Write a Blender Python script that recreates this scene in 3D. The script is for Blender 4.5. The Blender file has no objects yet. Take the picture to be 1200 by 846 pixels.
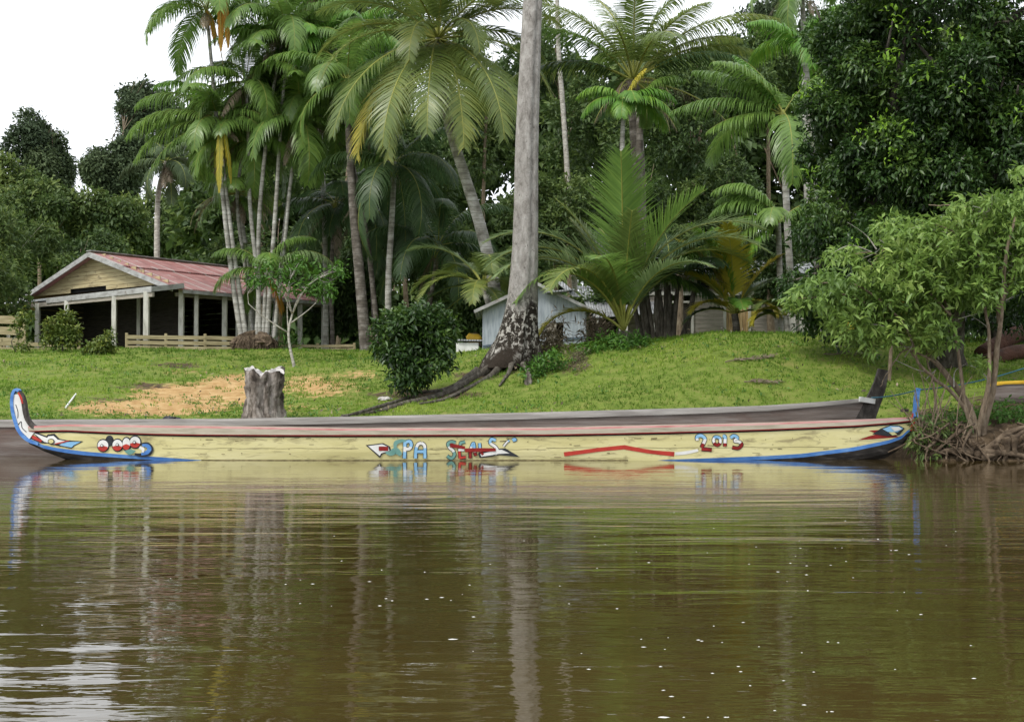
import bpy, math, random
import numpy as np
from mathutils import Vector
PI = math.pi
R = math.radians
F = 1450.0; HOR = 475.0; CAMZ = 1.0
def P(px, py, d): return np.array([(px-600)*d/F, d, CAMZ+(HOR-py)*d/F])

sc = bpy.context.scene
col = sc.collection

# ------------------------------------------------------------------ camera / render / light
cam = bpy.data.cameras.new('camera'); camo = bpy.data.objects.new('camera', cam); col.objects.link(camo)
camo.location = (0, 0, CAMZ); camo.rotation_euler = (PI/2, 0, 0)
cam.sensor_width = 36; cam.lens = 36*F/1200; cam.shift_y = (HOR-423)/1200
cam.clip_start = 0.1; cam.clip_end = 2000
sc.camera = camo
sc.view_settings.view_transform = 'Standard'; sc.view_settings.look = 'None'
sc.view_settings.gamma = 1; sc.view_settings.exposure = EXPOSURE = 0.88
sc.render.engine = 'CYCLES'
sc.cycles.max_bounces = 7; sc.cycles.transparent_max_bounces = 4; sc.cycles.diffuse_bounces = 3

SUN = np.array([-0.55, -0.62, 1.05]); SUN /= np.linalg.norm(SUN)
w = bpy.data.worlds.new('World'); sc.world = w; w.use_nodes = True
nt = w.node_tree; nt.nodes.clear()
sky = nt.nodes.new('ShaderNodeTexSky'); sky.sky_type = 'NISHITA'; sky.sun_disc = False
sky.sun_elevation = math.asin(SUN[2]); sky.sun_rotation = math.atan2(SUN[0], SUN[1])
sky.dust_density = 3.0; sky.air_density = 1.0; sky.ozone_density = 1.0
hs = nt.nodes.new('ShaderNodeHueSaturation'); hs.inputs['Saturation'].default_value = 0.12; hs.inputs['Value'].default_value = 1.0
# cloud layer: evens the blue dome out to the flat white of an overcast sky
mx = nt.nodes.new('ShaderNodeMix'); mx.data_type = 'RGBA'; mx.inputs[0].default_value = 0.72
mx.inputs[7].default_value = (9.3, 9.7, 10.2, 1)
bg = nt.nodes.new('ShaderNodeBackground'); bg.inputs['Strength'].default_value = 0.1
ow = nt.nodes.new('ShaderNodeOutputWorld')
nt.links.new(sky.outputs[0], hs.inputs['Color']); nt.links.new(hs.outputs[0], mx.inputs[6])
nt.links.new(mx.outputs[2], bg.inputs['Color']); nt.links.new(bg.outputs[0], ow.inputs[0])
sl = bpy.data.lights.new('sun', 'SUN'); sl.energy = 1.5; sl.angle = R(14); sl.color = (1, .965, .9)
slo = bpy.data.objects.new('sun', sl); col.objects.link(slo)
slo.rotation_euler = Vector(SUN).to_track_quat('Z', 'Y').to_euler(); slo.location = (0, 0, 40)

# ------------------------------------------------------------------ materials
class NT:
    def __init__(s, name):
        s.m = bpy.data.materials.new(name); s.m.use_nodes = True; s.t = s.m.node_tree; s.t.nodes.clear()
    def n(s, typ, **kw):
        n = s.t.nodes.new(typ)
        for k, v in kw.items():
            if k.startswith('_'): setattr(n, k[1:], v)
            else: n.inputs[k.replace('9', ' ')].default_value = v
        return n
    def l(s, a, b): s.t.links.new(a, b)
    def coords(s, sx=1, sy=1, sz=1, kind='Object'):
        tc = s.n('ShaderNodeTexCoord'); mp = s.n('ShaderNodeMapping'); mp.inputs['Scale'].default_value = (sx, sy, sz)
        s.l(tc.outputs[kind], mp.inputs[0]); return mp.outputs[0]
    def noise(s, vec, scale, detail=4, rough=.55, dist=0):
        n = s.n('ShaderNodeTexNoise'); n.inputs['Scale'].default_value = scale; n.inputs['Detail'].default_value = detail
        n.inputs['Roughness'].default_value = rough; n.inputs['Distortion'].default_value = dist
        if vec is not None: s.l(vec, n.inputs['Vector'])
        return n.outputs['Fac']
    def ramp(s, fac, stops):
        r = s.n('ShaderNodeValToRGB'); e = r.color_ramp.elements
        while len(e) < len(stops): e.new(.5)
        for i, (p, c) in enumerate(stops):
            e[i].position = p; e[i].color = (c[0], c[1], c[2], 1)
        s.l(fac, r.inputs[0]); return r.outputs[0]
    def mix(s, fac, a, b, bt='MIX'):
        m = s.n('ShaderNodeMix'); m.data_type = 'RGBA'; m.blend_type = bt
        for sock, v in ((m.inputs[0], fac), (m.inputs[6], a), (m.inputs[7], b)):
            if isinstance(v, (int, float)): sock.default_value = v
            elif isinstance(v, tuple): sock.default_value = (v[0], v[1], v[2], 1)
            else: s.l(v, sock)
        return m.outputs[2]
    def math(s, op, a, b=0.0):
        m = s.n('ShaderNodeMath'); m.operation = op
        for sock, v in ((m.inputs[0], a), (m.inputs[1], b)):
            if isinstance(v, (int, float)): sock.default_value = v
            else: s.l(v, sock)
        return m.outputs[0]
    def out(s, color, rough=.7, spec=.3, bump=None, bdist=.02, metal=0, trans=0, tcol=None):
        p = s.n('ShaderNodeBsdfPrincipled')
        if isinstance(color, tuple): p.inputs['Base Color'].default_value = (*color[:3], 1)
        else: s.l(color, p.inputs['Base Color'])
        if isinstance(rough, (int, float)): p.inputs['Roughness'].default_value = rough
        else: s.l(rough, p.inputs['Roughness'])
        p.inputs['Specular IOR Level'].default_value = spec; p.inputs['Metallic'].default_value = metal
        if bump is not None:
            b = s.n('ShaderNodeBump'); b.inputs['Distance'].default_value = bdist; b.inputs['Strength'].default_value = 1
            s.l(bump, b.inputs['Height']); s.l(b.outputs[0], p.inputs['Normal'])
        o = s.n('ShaderNodeOutputMaterial'); sh = p.outputs[0]
        if trans:
            t = s.n('ShaderNodeBsdfTranslucent'); s.l(tcol if tcol else color, t.inputs['Color'])
            ms = s.n('ShaderNodeMixShader'); ms.inputs[0].default_value = trans
            s.l(p.outputs[0], ms.inputs[1]); s.l(t.outputs[0], ms.inputs[2]); sh = ms.outputs[0]
        s.l(sh, o.inputs[0]); return s.m

def leafmat(name, dark, mid, light, rough=.42, trans=.3, spec=.35):
    k = NT(name); a = k.n('ShaderNodeAttribute'); a.attribute_name = 'tint'
    nz = k.noise(k.coords(), .9, 2)
    f = k.math('ADD', a.outputs['Fac'], k.math('MULTIPLY', k.math('SUBTRACT', nz, .5), .5))
    c = k.ramp(f, [(.0, dark), (.5, mid), (1, light)])
    return k.out(c, rough, spec, trans=trans)

def noisy(name, stops, scale=6, sx=1, sy=1, sz=1, rough=.8, bd=.01, spec=.2, metal=0, bscale=None, dist=.3, stain=None):
    k = NT(name); v = k.coords(sx, sy, sz); n1 = k.noise(v, scale, 6, .6, dist)
    c = k.ramp(n1, stops)
    if stain:
        n3 = k.noise(k.coords(stain[2], stain[2], stain[3]), 1.0, 5, .65, .6)
        f = k.ramp(n3, [(stain[1]-.06, (0, 0, 0)), (stain[1]+.08, (1, 1, 1))])
        c = k.mix(f, c, stain[0])
    n2 = k.noise(v, bscale or scale*3, 6, .6)
    return k.out(c, rough, spec, n2, bd, metal)

M = {}
M['acai'] = leafmat('acai_leaf', (.065, .125, .03), (.145, .25, .052), (.26, .38, .08), .36, .42, .5)
M['coco'] = leafmat('coconut_leaf', (.07, .115, .032), (.15, .205, .05), (.3, .31, .07), .38, .4, .45)
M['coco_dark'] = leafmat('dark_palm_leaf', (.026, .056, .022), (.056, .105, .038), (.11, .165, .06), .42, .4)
M['coco_pale'] = leafmat('pale_palm_leaf', (.09, .15, .055), (.2, .28, .12), (.34, .41, .22), .33, .35)
M['bright'] = leafmat('bright_palm_leaf', (.06, .15, .02), (.11, .25, .03), (.26, .38, .05))
M['yellow'] = leafmat('yellow_palm_leaf', (.22, .25, .03), (.42, .36, .04), (.6, .45, .06))
M['orange'] = leafmat('orange_palm_leaf', (.3, .16, .02), (.45, .22, .025), (.5, .3, .05))
M['dead'] = leafmat('dead_palm_leaf', (.07, .055, .04), (.16, .125, .085), (.3, .24, .16), .7, .15)
M['rachis'] = leafmat('palm_midrib', (.12, .15, .03), (.24, .25, .05), (.34, .32, .07), .5, .05)
M['forest'] = leafmat('forest_leaf', (.028, .052, .018), (.064, .108, .03), (.14, .195, .048), .5, .32, .25)
M['forest_mid'] = leafmat('midgreen_leaf', (.04, .072, .024), (.09, .138, .038), (.2, .25, .06), .5, .35, .25)
M['far'] = leafmat('far_leaf', (.042, .062, .034), (.07, .1, .05), (.115, .15, .07), .6, .2, .1)
M['glossy'] = leafmat('glossy_dark_leaf', (.017, .038, .011), (.04, .088, .018), (.12, .2, .034), .36, .3, .4)
M['newleaf'] = leafmat('new_leaf', (.12, .24, .02), (.2, .36, .03), (.3, .45, .05), .4, .35)
M['light'] = leafmat('light_leaf', (.09, .16, .034), (.17, .275, .055), (.3, .4, .1), .42, .4)
M['shrub'] = leafmat('shrub_leaf', (.05, .085, .014), (.1, .15, .025), (.24, .26, .04), .45, .25)
M['grass'] = leafmat('grass_blade', (.085, .155, .02), (.155, .265, .03), (.29, .37, .055), .6, .35, .15)
M['weed'] = leafmat('weed_leaf', (.035, .095, .014), (.07, .17, .022), (.13, .26, .035), .5, .3)
M['bark_pale'] = noisy('pale_bark', [(.3, (.17, .155, .13)), (.5, (.33, .31, .27)), (.7, (.5, .48, .43))], 5, 1, 1, 3, .85, .01)
M['bark_grey'] = noisy('grey_bark', [(.3, (.17, .155, .14)), (.5, (.27, .25, .23)), (.72, (.38, .36, .335))], 3, 1.5, 1.5, .5, .9, .02, bscale=14)
M['bark_dark'] = noisy('dark_bark', [(.3, (.03, .026, .02)), (.5, (.08, .07, .055)), (.72, (.17, .155, .13))], 5, 2, 2, .7, .9, .02)
M['bark_brown'] = noisy('brown_bark', [(.3, (.09, .066, .045)), (.5, (.17, .13, .09)), (.72, (.27, .22, .16))], 8, 2, 2, .7, .9, .01)
M['root'] = noisy('root_wood', [(.3, (.035, .024, .016)), (.5, (.09, .065, .043)), (.75, (.19, .145, .1))], 7, 1, 1, 1, .9, .01)
M['ring_bark'] = None
def ringbark(name, a, b, c, scale):
    k = NT(name); v = k.coords(.6, .6, 1); n1 = k.noise(v, 4, 5, .6)
    wv = k.n('ShaderNodeTexWave'); wv.wave_type = 'BANDS'; wv.bands_direction = 'Z'
    wv.inputs['Scale'].default_value = scale; wv.inputs['Distortion'].default_value = 3; wv.inputs['Detail'].default_value = 3
    k.l(v, wv.inputs['Vector'])
    cc = k.ramp(n1, [(.3, a), (.5, b), (.68, c)])
    cc = k.mix(k.ramp(wv.outputs['Fac'], [(.0, (.5, .5, .5)), (.1, (0, 0, 0))]), cc, tuple(x*.7 for x in a))
    return k.out(cc, .85, .2, n1, .02)
M['palm_bark'] = ringbark('palm_bark', (.13, .12, .10), (.29, .28, .25), (.47, .46, .43), 1.6)
M['palm_bark_dark'] = ringbark('dark_palm_bark', (.045, .038, .03), (.11, .095, .08), (.24, .22, .2), 1.4)
# flaking base of the big trunk
k = NT('flaking_bark'); v = k.coords(1, 1, .7); vo = k.n('ShaderNodeTexVoronoi'); vo.inputs['Scale'].default_value = 7
nn = k.noise(v, 3, 5); k.l(v, vo.inputs['Vector'])
tc = k.n('ShaderNodeSeparateXYZ'); k.l(k.coords(), tc.inputs[0])
n4 = k.noise(v, 9, 6, .7, .8)
flk = k.ramp(n4, [(.44, (.02, .017, .013)), (.52, (.05, .04, .03)), (.56, (.4, .38, .34)), (.8, (.5, .48, .44))])
gry = k.ramp(k.noise(k.coords(1.6, 1.6, .8), 3.2, 9, .72, .4), [(.33, (.15, .135, .12)), (.48, (.28, .262, .24)), (.6, (.37, .35, .325)), (.72, (.47, .455, .42))])
gry = k.mix(k.ramp(k.noise(k.coords(1, 1, 1), 11, 4, .6), [(.62, (0, 0, 0)), (.68, (.8, .8, .8))]), gry, (.11, .10, .085))
hz = k.math('ADD', tc.outputs['Z'], k.math('MULTIPLY', k.math('SUBTRACT', nn, .5), 2.2))
c = k.mix(k.ramp(k.math('MULTIPLY', hz, .25), [(.36, (0, 0, 0)), (.52, (1, 1, 1))]), flk, gry)
low = k.ramp(k.math('MULTIPLY', hz, .25), [(.04, (1, 1, 1)), (.2, (0, 0, 0))])
c = k.mix(low, c, (.035, .027, .02))
M['bigtrunk'] = k.out(c, .9, .15, k.noise(k.coords(1.6, 1.6, .8), 8, 8, .75), .07)

M['planks_grey'] = noisy('weathered_planks', [(.3, (.17, .145, .12)), (.5, (.29, .26, .22)), (.75, (.42, .38, .33))], 3, .6, .6, 7, .85, .006)
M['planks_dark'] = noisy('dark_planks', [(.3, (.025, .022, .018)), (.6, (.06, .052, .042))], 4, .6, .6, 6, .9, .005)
M['planks_cream'] = noisy('cream_planks', [(.3, (.24, .19, .10)), (.5, (.38, .32, .18)), (.75, (.47, .41, .25))], 2, .5, .5, 6, .8, .004, stain=((.13, .10, .06), .63, 1.1, 3.0))
M['planks_yellow'] = noisy('tan_planks', [(.3, (.2, .12, .055)), (.5, (.42, .29, .14)), (.75, (.55, .42, .24))], 3, 5, 5, .6, .8, .004)
M['fence'] = noisy('fence_wood', [(.3, (.17, .14, .075)), (.5, (.29, .245, .14)), (.75, (.4, .35, .22))], 3, .6, .6, 7, .85, .005)
M['post'] = noisy('post_paint', [(.3, (.27, .26, .22)), (.5, (.45, .44, .39)), (.75, (.58, .57, .52))], 4, 2, 2, .5, .8, .003)
M['fascia'] = noisy('fascia_paint', [(.3, (.18, .17, .16)), (.5, (.3, .3, .29)), (.75, (.42, .42, .41))], 3, 1, 1, 2, .7, .002, stain=((.12, .08, .05), .68, 1.2, 2.0))
k = NT('red_sheet_roof'); tcx = k.n('ShaderNodeTexCoord'); sp = k.n('ShaderNodeSeparateXYZ'); k.l(tcx.outputs['UV'], sp.inputs[0])
corr = k.math('SINE', k.math('MULTIPLY', sp.outputs['X'], 2*PI/.12))
n1 = k.noise(tcx.outputs['UV'], 1.4, 6, .65); n2 = k.noise(tcx.outputs['UV'], 5, 6, .7)
snap = k.n('ShaderNodeTexWhiteNoise'); cb = k.n('ShaderNodeCombineXYZ')
k.l(k.math('FLOOR', k.math('MULTIPLY', sp.outputs['X'], 1/.85)), cb.inputs[0]); k.l(k.math('FLOOR', k.math('MULTIPLY', sp.outputs['Y'], 1/2.0)), cb.inputs[1])
k.l(cb.outputs[0], snap.inputs['Vector'])
c = k.ramp(n1, [(.3, (.14, .05, .042)), (.5, (.27, .10, .088)), (.7, (.34, .19, .17))])
c = k.mix(k.math('MULTIPLY', snap.outputs['Value'], .35), c, (.42, .27, .26))
fr = k.math('FRACT', k.math('MULTIPLY', sp.outputs['X'], 1/.85))
edge = k.math('LESS_THAN', fr, .11)
edge = k.math('MULTIPLY', edge, k.math('GREATER_THAN', k.math('ADD', snap.outputs['Value'], n1), .72))
c = k.mix(edge, c, (.38, .34, .31))
c = k.mix(k.ramp(n2, [(.55, (0, 0, 0)), (.68, (1, 1, 1))]), c, (.13, .075, .055))
M['redroof'] = k.out(c, .6, .3, corr, .012)
k = NT('zinc_sheet'); v = k.coords(); sp = k.n('ShaderNodeSeparateXYZ'); k.l(v, sp.inputs[0])
corr = k.math('SINE', k.math('MULTIPLY', sp.outputs['X'], 2*PI/.09))
c = k.ramp(k.noise(v, 2.5, 6, .7), [(.3, (.12, .12, .12)), (.45, (.26, .27, .275)), (.7, (.44, .45, .46))])
M['zinc'] = k.out(c, .45, .5, corr, .012, .2)
M['bluewall'] = noisy('pale_blue_sheet', [(.3, (.2, .225, .25)), (.5, (.3, .335, .37)), (.75, (.4, .43, .46))], 3, 4, 4, .5, .6, .004)
M['bluestrip'] = noisy('slate_strip', [(.3, (.06, .08, .1)), (.7, (.1, .13, .16))], 5, rough=.7)
M['whitepaint'] = noisy('white_paint', [(.3, (.5, .5, .48)), (.6, (.7, .7, .68))], 4, rough=.6, bd=.002)
M['yellowplastic'] = noisy('yellow_plastic', [(.3, (.55, .33, .03)), (.6, (.7, .45, .05))], 4, rough=.4, bd=.001)
M['black'] = noisy('black_void', [(.3, (.006, .006, .006)), (.7, (.014, .013, .012))], 4)
# boats
M['b_yellow'] = noisy('yellow_boat_paint', [(.3, (.50, .45, .2)), (.5, (.60, .55, .27)), (.75, (.66, .61, .35))], 1.2, .5, 1, 3, .5, .003, .4, bscale=12, stain=((.3, .26, .13), .60, 2.2, 9.0))
M['b_blue'] = noisy('blue_boat_paint', [(.3, (.04, .13, .38)), (.5, (.07, .2, .5)), (.78, (.2, .36, .6))], 3, 1, 1, 3, .5, .002, .4)
M['b_black'] = noisy('black_bottom_and_rail_shadow', [(.3, (.012, .011, .01)), (.5, (.03, .027, .025)), (.78, (.1, .09, .08))], 3, 1, 1, 4, .7, .004)
M['b_rail'] = noisy('cream_rail', [(.3, (.3, .27, .2)), (.5, (.46, .41, .32)), (.75, (.55, .5, .41))], 3, .6, 1, 5, .6, .003)
M['b_pink'] = noisy('pink_rail_edge', [(.3, (.38, .13, .12)), (.5, (.52, .25, .24)), (.8, (.55, .42, .38))], 2, .7, 1, 5, .6, .003)
M['b_red'] = noisy('red_boat_paint', [(.3, (.32, .03, .025)), (.6, (.45, .05, .035))], 4, rough=.5, bd=.002)
M['b_darkred'] = noisy('darkred_paint', [(.3, (.16, .014, .012)), (.6, (.26, .022, .02))], 4, rough=.5, bd=.001)
M['b_white'] = noisy('white_boat_paint', [(.3, (.58, .58, .55)), (.6, (.72, .72, .7))], 4, rough=.5, bd=.001)
M['b_teal'] = noisy('teal_boat_paint', [(.3, (.1, .23, .2)), (.6, (.17, .33, .29))], 5, rough=.5, bd=.001)
M['b_sky'] = noisy('skyblue_boat_paint', [(.3, (.16, .36, .58)), (.6, (.26, .48, .68))], 5, rough=.5, bd=.001)
M['b_ink'] = noisy('ink_outline', [(.3, (.015, .016, .02)), (.6, (.04, .045, .05))], 6, rough=.6, bd=.001)
M['b_inside'] = noisy('boat_inside_wood', [(.3, (.08, .06, .045)), (.6, (.19, .15, .11))], 5, .6, 2, 2, .85, .006)
M['g_hull'] = noisy('grey_boat_wood', [(.28, (.085, .07, .062)), (.5, (.17, .14, .125)), (.72, (.25, .225, .21))], 2, .35, 1, 5, .8, .008, bscale=10, stain=((.13, .085, .07), .57, .28, 1.2))
M['g_rail'] = noisy('grey_boat_rail', [(.3, (.2, .185, .17)), (.5, (.33, .31, .29)), (.75, (.47, .45, .42))], 2, .4, 1, 6, .8, .006)
M['g_dark'] = noisy('dark_prow_wood', [(.3, (.025, .022, .02)), (.5, (.06, .053, .047)), (.75, (.12, .11, .1))], 5, 2, 2, 1, .8, .006)
M['rope'] = noisy('blue_rope', [(.3, (.02, .09, .14)), (.6, (.05, .17, .22))], 20, rough=.8)
M['stump'] = noisy('stump_bark', [(.36, (.035, .027, .022)), (.48, (.15, .125, .105)), (.62, (.33, .29, .26))], 3.5, 1.6, 1.6, .6, .95, .05, bscale=8)
M['stumptop'] = noisy('stump_top', [(.3, (.3, .28, .26)), (.6, (.5, .48, .46))], 6, rough=.9, bd=.02)

# ------------------------------------------------------------------ object helpers
GL = {}
class MB:
    def __init__(s): s.v = []; s.f = []; s.m = []; s.t = []; s.uv = None
    def add(s, verts, faces, mi=0, tint=None):
        o = len(s.v); s.v.extend([tuple(x) for x in verts])
        for i, f in enumerate(faces):
            s.f.append(tuple(a+o for a in f)); s.m.append(mi)
            s.t.append(.5 if tint is None else tint)
    def box(s, c, size, mi=0, rz=0, rx=0, ry=0):
        from mathutils import Euler
        e = Euler((rx, ry, rz)).to_matrix(); vs = []
        for sx in (-.5, .5):
            for sy in (-.5, .5):
                for sz in (-.5, .5):
                    q = e @ Vector((sx*size[0], sy*size[1], sz*size[2])); vs.append((q.x+c[0], q.y+c[1], q.z+c[2]))
        s.add(vs, [(0, 1, 3, 2), (4, 6, 7, 5), (0, 4, 5, 1), (2, 3, 7, 6), (0, 2, 6, 4), (1, 5, 7, 3)], mi)
    def beam(s, a, b, wd, ht, mi=0, up=(0, 0, 1)):
        a = np.array(a, float); b = np.array(b, float); d = b-a; d /= np.linalg.norm(d)
        up = np.array(up, float); sd = np.cross(d, up); n = np.linalg.norm(sd)
        if n < 1e-4: sd = np.array([1., 0, 0])
        else: sd /= n
        u = np.cross(sd, d); vs = []
        for q in (a, b):
            for i, j in ((-.5, -.5), (.5, -.5), (.5, .5), (-.5, .5)): vs.append(q+sd*wd*i+u*ht*j)
        s.add(vs, [(3, 2, 1, 0), (4, 5, 6, 7), (0, 1, 5, 4), (1, 2, 6, 5), (2, 3, 7, 6), (3, 0, 4, 7)], mi)
    def tube(s, pts, radii, n=8, mi=0, rough=0, seed=0, cap=True, tint=None):
        rg = random.Random(seed); pts = [np.array(p, float) for p in pts]; o = len(s.v); N = len(pts)
        ref = np.array([0.0, 1.0, 0.0]); ph = rg.random()*6
        for i, p in enumerate(pts):
            t = pts[min(i+1, N-1)]-pts[max(i-1, 0)]; t = t/(np.linalg.norm(t)+1e-9)
            a = np.cross(t, ref)
            if np.linalg.norm(a) < .15: a = np.cross(t, np.array([1.0, 0.1, 0]))
            a /= np.linalg.norm(a); b = np.cross(t, a)
            for j in range(n):
                an = 2*PI*j/n; r = radii[i]*(1+rough*(rg.random()-.5)+rough*.6*math.sin(3*an+ph+i*.3))
                s.v.append(tuple(p+a*math.cos(an)*r+b*math.sin(an)*r))
        for i in range(N-1):
            for j in range(n):
                s.f.append((o+i*n+j, o+i*n+(j+1) % n, o+(i+1)*n+(j+1) % n, o+(i+1)*n+j)); s.m.append(mi); s.t.append(.5 if tint is None else tint)
        if cap:
            s.f.append(tuple(o+j for j in range(n))[::-1]); s.m.append(mi); s.t.append(.5)
            s.f.append(tuple(o+(N-1)*n+j for j in range(n))); s.m.append(mi); s.t.append(.5)
    def addnp(s, V, Fc, T, mi=0):
        o = len(s.v); s.v.extend(map(tuple, V.tolist())); s.f.extend([tuple(f) for f in (Fc+o).tolist()])
        s.m.extend([mi]*len(Fc)); s.t.extend(T.tolist())
    def build(s, name, mats, parent=None, smooth=False, loc=None):
        if not isinstance(mats, (list, tuple)): mats = [mats]
        org = np.array(GL.get(parent.name, (0, 0, 0)) if parent else (loc if loc is not None else (0, 0, 0)), float)
        V = np.array(s.v, dtype=np.float64)-org
        me = bpy.data.meshes.new(name); me.from_pydata(V.tolist(), [], s.f)
        for m in mats: me.materials.append(m)
        me.polygons.foreach_set('material_index', s.m)
        if smooth: me.polygons.foreach_set('use_smooth', [True]*len(s.f))
        at = me.attributes.new('tint', 'FLOAT', 'FACE'); at.data.foreach_set('value', s.t)
        me.update()
        o = bpy.data.objects.new(name, me); col.objects.link(o)
        if parent: o.parent = parent
        else: o.location = org
        GL[o.name] = tuple(org)
        return o
def tag(o, label=None, cat=None, group=None, kind=None):
    if label: o['label'] = label
    if cat: o['category'] = cat
    if group: o['group'] = group
    if kind: o['kind'] = kind
    return o
def thing(name, label, cat, loc, group=None):
    o = bpy.data.objects.new(name, None); col.objects.link(o); o.location = tuple(loc); o.empty_display_size = .3
    GL[o.name] = tuple(loc); return tag(o, label, cat, group)

def smooth_path(pts, n):
    pts = np.array(pts, float); N = len(pts); out = []
    for i in np.linspace(0, N-1, n):
        k = min(int(i), N-2); t = i-k
        p0 = pts[max(k-1, 0)]; p1 = pts[k]; p2 = pts[k+1]; p3 = pts[min(k+2, N-1)]
        out.append(.5*((2*p1)+(-p0+p2)*t+(2*p0-5*p1+4*p2-p3)*t*t+(-p0+3*p1-3*p2+p3)*t**3))
    return np.array(out)

# value noise
_rs = np.random.RandomState(5); _lat = _rs.rand(256, 256)
def vnoise(x, y):
    x = np.asarray(x, float)+1000; y = np.asarray(y, float)+1000
    xi = np.floor(x).astype(int); yi = np.floor(y).astype(int); fx = x-xi; fy = y-yi
    fx = fx*fx*(3-2*fx); fy = fy*fy*(3-2*fy); a = lambda i, j: _lat[(xi+i) % 256, (yi+j) % 256]
    return (a(0, 0)*(1-fx)+a(1, 0)*fx)*(1-fy)+(a(0, 1)*(1-fx)+a(1, 1)*fx)*fy
def fbm(x, y, o=4):
    s = 0; a = .5
    for i in range(o): s = s+a*vnoise(x*2**i+i*17.3, y*2**i+i*9.1); a *= .5
    return s/(1-.5**o)

# ------------------------------------------------------------------ terrain
DK = np.array([19, 22.3, 22.7, 23.2, 25, 26, 27.2, 28.5, 30, 32, 34, 37, 40, 46, 52, 60, 100, 400])
COLS = {
 -600: [-1.2, -.7, -.65, -.6, -.25, 0, .45, .7, .95, 1.2, 1.5, 1.9, 2.35, 3.1, 3.35, 3.5, 4, 6],
 0:    [-1.2, -.7, -.65, -.6, -.25, 0, .45, .68, .88, 1.15, 1.45, 1.88, 2.3, 3.05, 3.3, 3.45, 4, 6],
 160:  [-1.2, -.7, -.65, -.6, -.25, 0, .42, .64, .86, 1.15, 1.45, 1.9, 2.35, 3.08, 3.3, 3.45, 4, 6],
 300:  [-1.2, -.7, -.65, -.6, -.25, 0, .42, .66, .85, 1.08, 1.35, 1.78, 2.25, 3.02, 3.3, 3.45, 4, 6],
 420:  [-1.2, -.7, -.65, -.6, -.25, 0, .45, .72, .92, 1.2, 1.55, 2.0, 2.45, 3.0, 3.3, 3.45, 4, 6],
 500:  [-1.2, -.7, -.65, -.6, -.25, 0, .48, .78, 1.0, 1.32, 1.68, 2.15, 2.6, 3.05, 3.3, 3.45, 4, 6],
 600:  [-1.2, -.7, -.65, -.6, -.25, 0, .52, .92, 1.3, 1.75, 2.15, 2.6, 2.92, 3.1, 3.3, 3.45, 4, 6],
 720:  [-1.2, -.7, -.65, -.6, -.25, 0, .6, 1.12, 1.6, 2.15, 2.62, 2.88, 3.0, 3.15, 3.3, 3.45, 4, 6],
 850:  [-1.2, -.7, -.65, -.6, -.25, 0, .65, 1.22, 1.85, 2.55, 2.95, 3.08, 3.12, 3.2, 3.3, 3.45, 4, 6],
 980:  [-1.2, -.7, -.65, -.5, -.1, .15, .75, 1.2, 1.75, 2.45, 2.95, 3.12, 3.15, 3.2, 3.3, 3.45, 4, 6],
 1050: [-1.2, -.6, -.5, -.4, .25, .6, .95, 1.25, 1.6, 2.2, 2.75, 3.05, 3.15, 3.2, 3.3, 3.45, 4, 6],
 1085: [-1.1, -.15, .35, .5, .72, .86, 1.05, 1.25, 1.55, 2.05, 2.6, 3.0, 3.15, 3.2, 3.3, 3.45, 4, 6],
 1200: [-1.1, -.1, .42, .62, .88, 1.05, 1.2, 1.4, 1.65, 2.05, 2.5, 2.95, 3.15, 3.2, 3.3, 3.45, 4, 6],
 1800: [-1.1, -.1, .42, .62, .88, 1.05, 1.2, 1.4, 1.65, 2.05, 2.5, 2.95, 3.15, 3.2, 3.3, 3.45, 4, 6]}
_us = np.array(sorted(COLS)); _tab = np.array([COLS[u] for u in _us])
_cols_at = lambda d: np.array([np.interp(d, DK, _tab[i]) for i in range(len(_us))])
def gz(x, y):
    x = np.atleast_1d(np.asarray(x, float)); y = np.atleast_1d(np.asarray(y, float))
    u = 600+F*x/np.maximum(y, 5); u = np.clip(u, -600, 1800)
    tabs = np.array([np.interp(y, DK, _tab[i]) for i in range(len(_us))])   # (cols, N)
    k = np.clip(np.searchsorted(_us, u)-1, 0, len(_us)-2); t = (u-_us[k])/(_us[k+1]-_us[k]); t = t*t*(3-2*t)
    idx = np.arange(len(u)); z = tabs[k, idx]*(1-t)+tabs[k+1, idx]*t
    amp = np.clip((y-25.5)/4, 0.12, 1)
    z = z+(fbm(x*.5, y*.5, 3)-.5)*.22*amp+(fbm(x*2.3, y*2.3, 3)-.5)*.09
    rb = ((u > 1075) & (y < 25)); z = z+np.where(rb, (fbm(x*3, y*3, 3)-.5)*.22, 0)
    return z
def G(px, d): x = (px-600)*d/F; return np.array([x, d, float(gz(x, d)[0])])
SOIL = [(235, 463, 80, 14, 1), (175, 478, 95, 10, .9), (280, 450, 45, 11, 1), (370, 452, 60, 17, .62), (420, 440, 40, 9, .5), (340, 478, 60, 8, .45), (60, 470, 60, 7, .35), (215, 437, 50, 6, .4), (560, 463, 60, 8, .25)]
DIRT = [(170, 452, 60, 7, .6), (210, 428, 45, 5, .7), (120, 468, 70, 8, .5), (500, 462, 75, 7, .9), (560, 440, 40, 6, .8), (670, 432, 30, 12, .6), (1130, 510, 90, 25, 1.2), (1100, 485, 60, 8, .8), (1190, 480, 70, 25, 1.0), (620, 428, 60, 8, .9)]
def masks(x, y, z):
    px = 600+F*x/y; py = HOR-(z-CAMZ)*F/y
    out = []
    for L in (SOIL, DIRT):
        m = np.zeros_like(x)
        for cx, cy, rx, ry, s in L:
            q = ((px-cx)/rx)**2+((py-cy)/ry)**2; m = np.maximum(m, s*np.exp(-q*.8))
        out.append(np.where(y < 60, m, 0))
    soil, dirt = out
    dirt = np.maximum(dirt, np.clip(1-(z-.05)/.35, 0, 1))
    return soil, dirt
us = np.concatenate([np.arange(-1400, -200, 60), np.arange(-200, 1400, 7), np.arange(1400, 2700, 60)])
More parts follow.
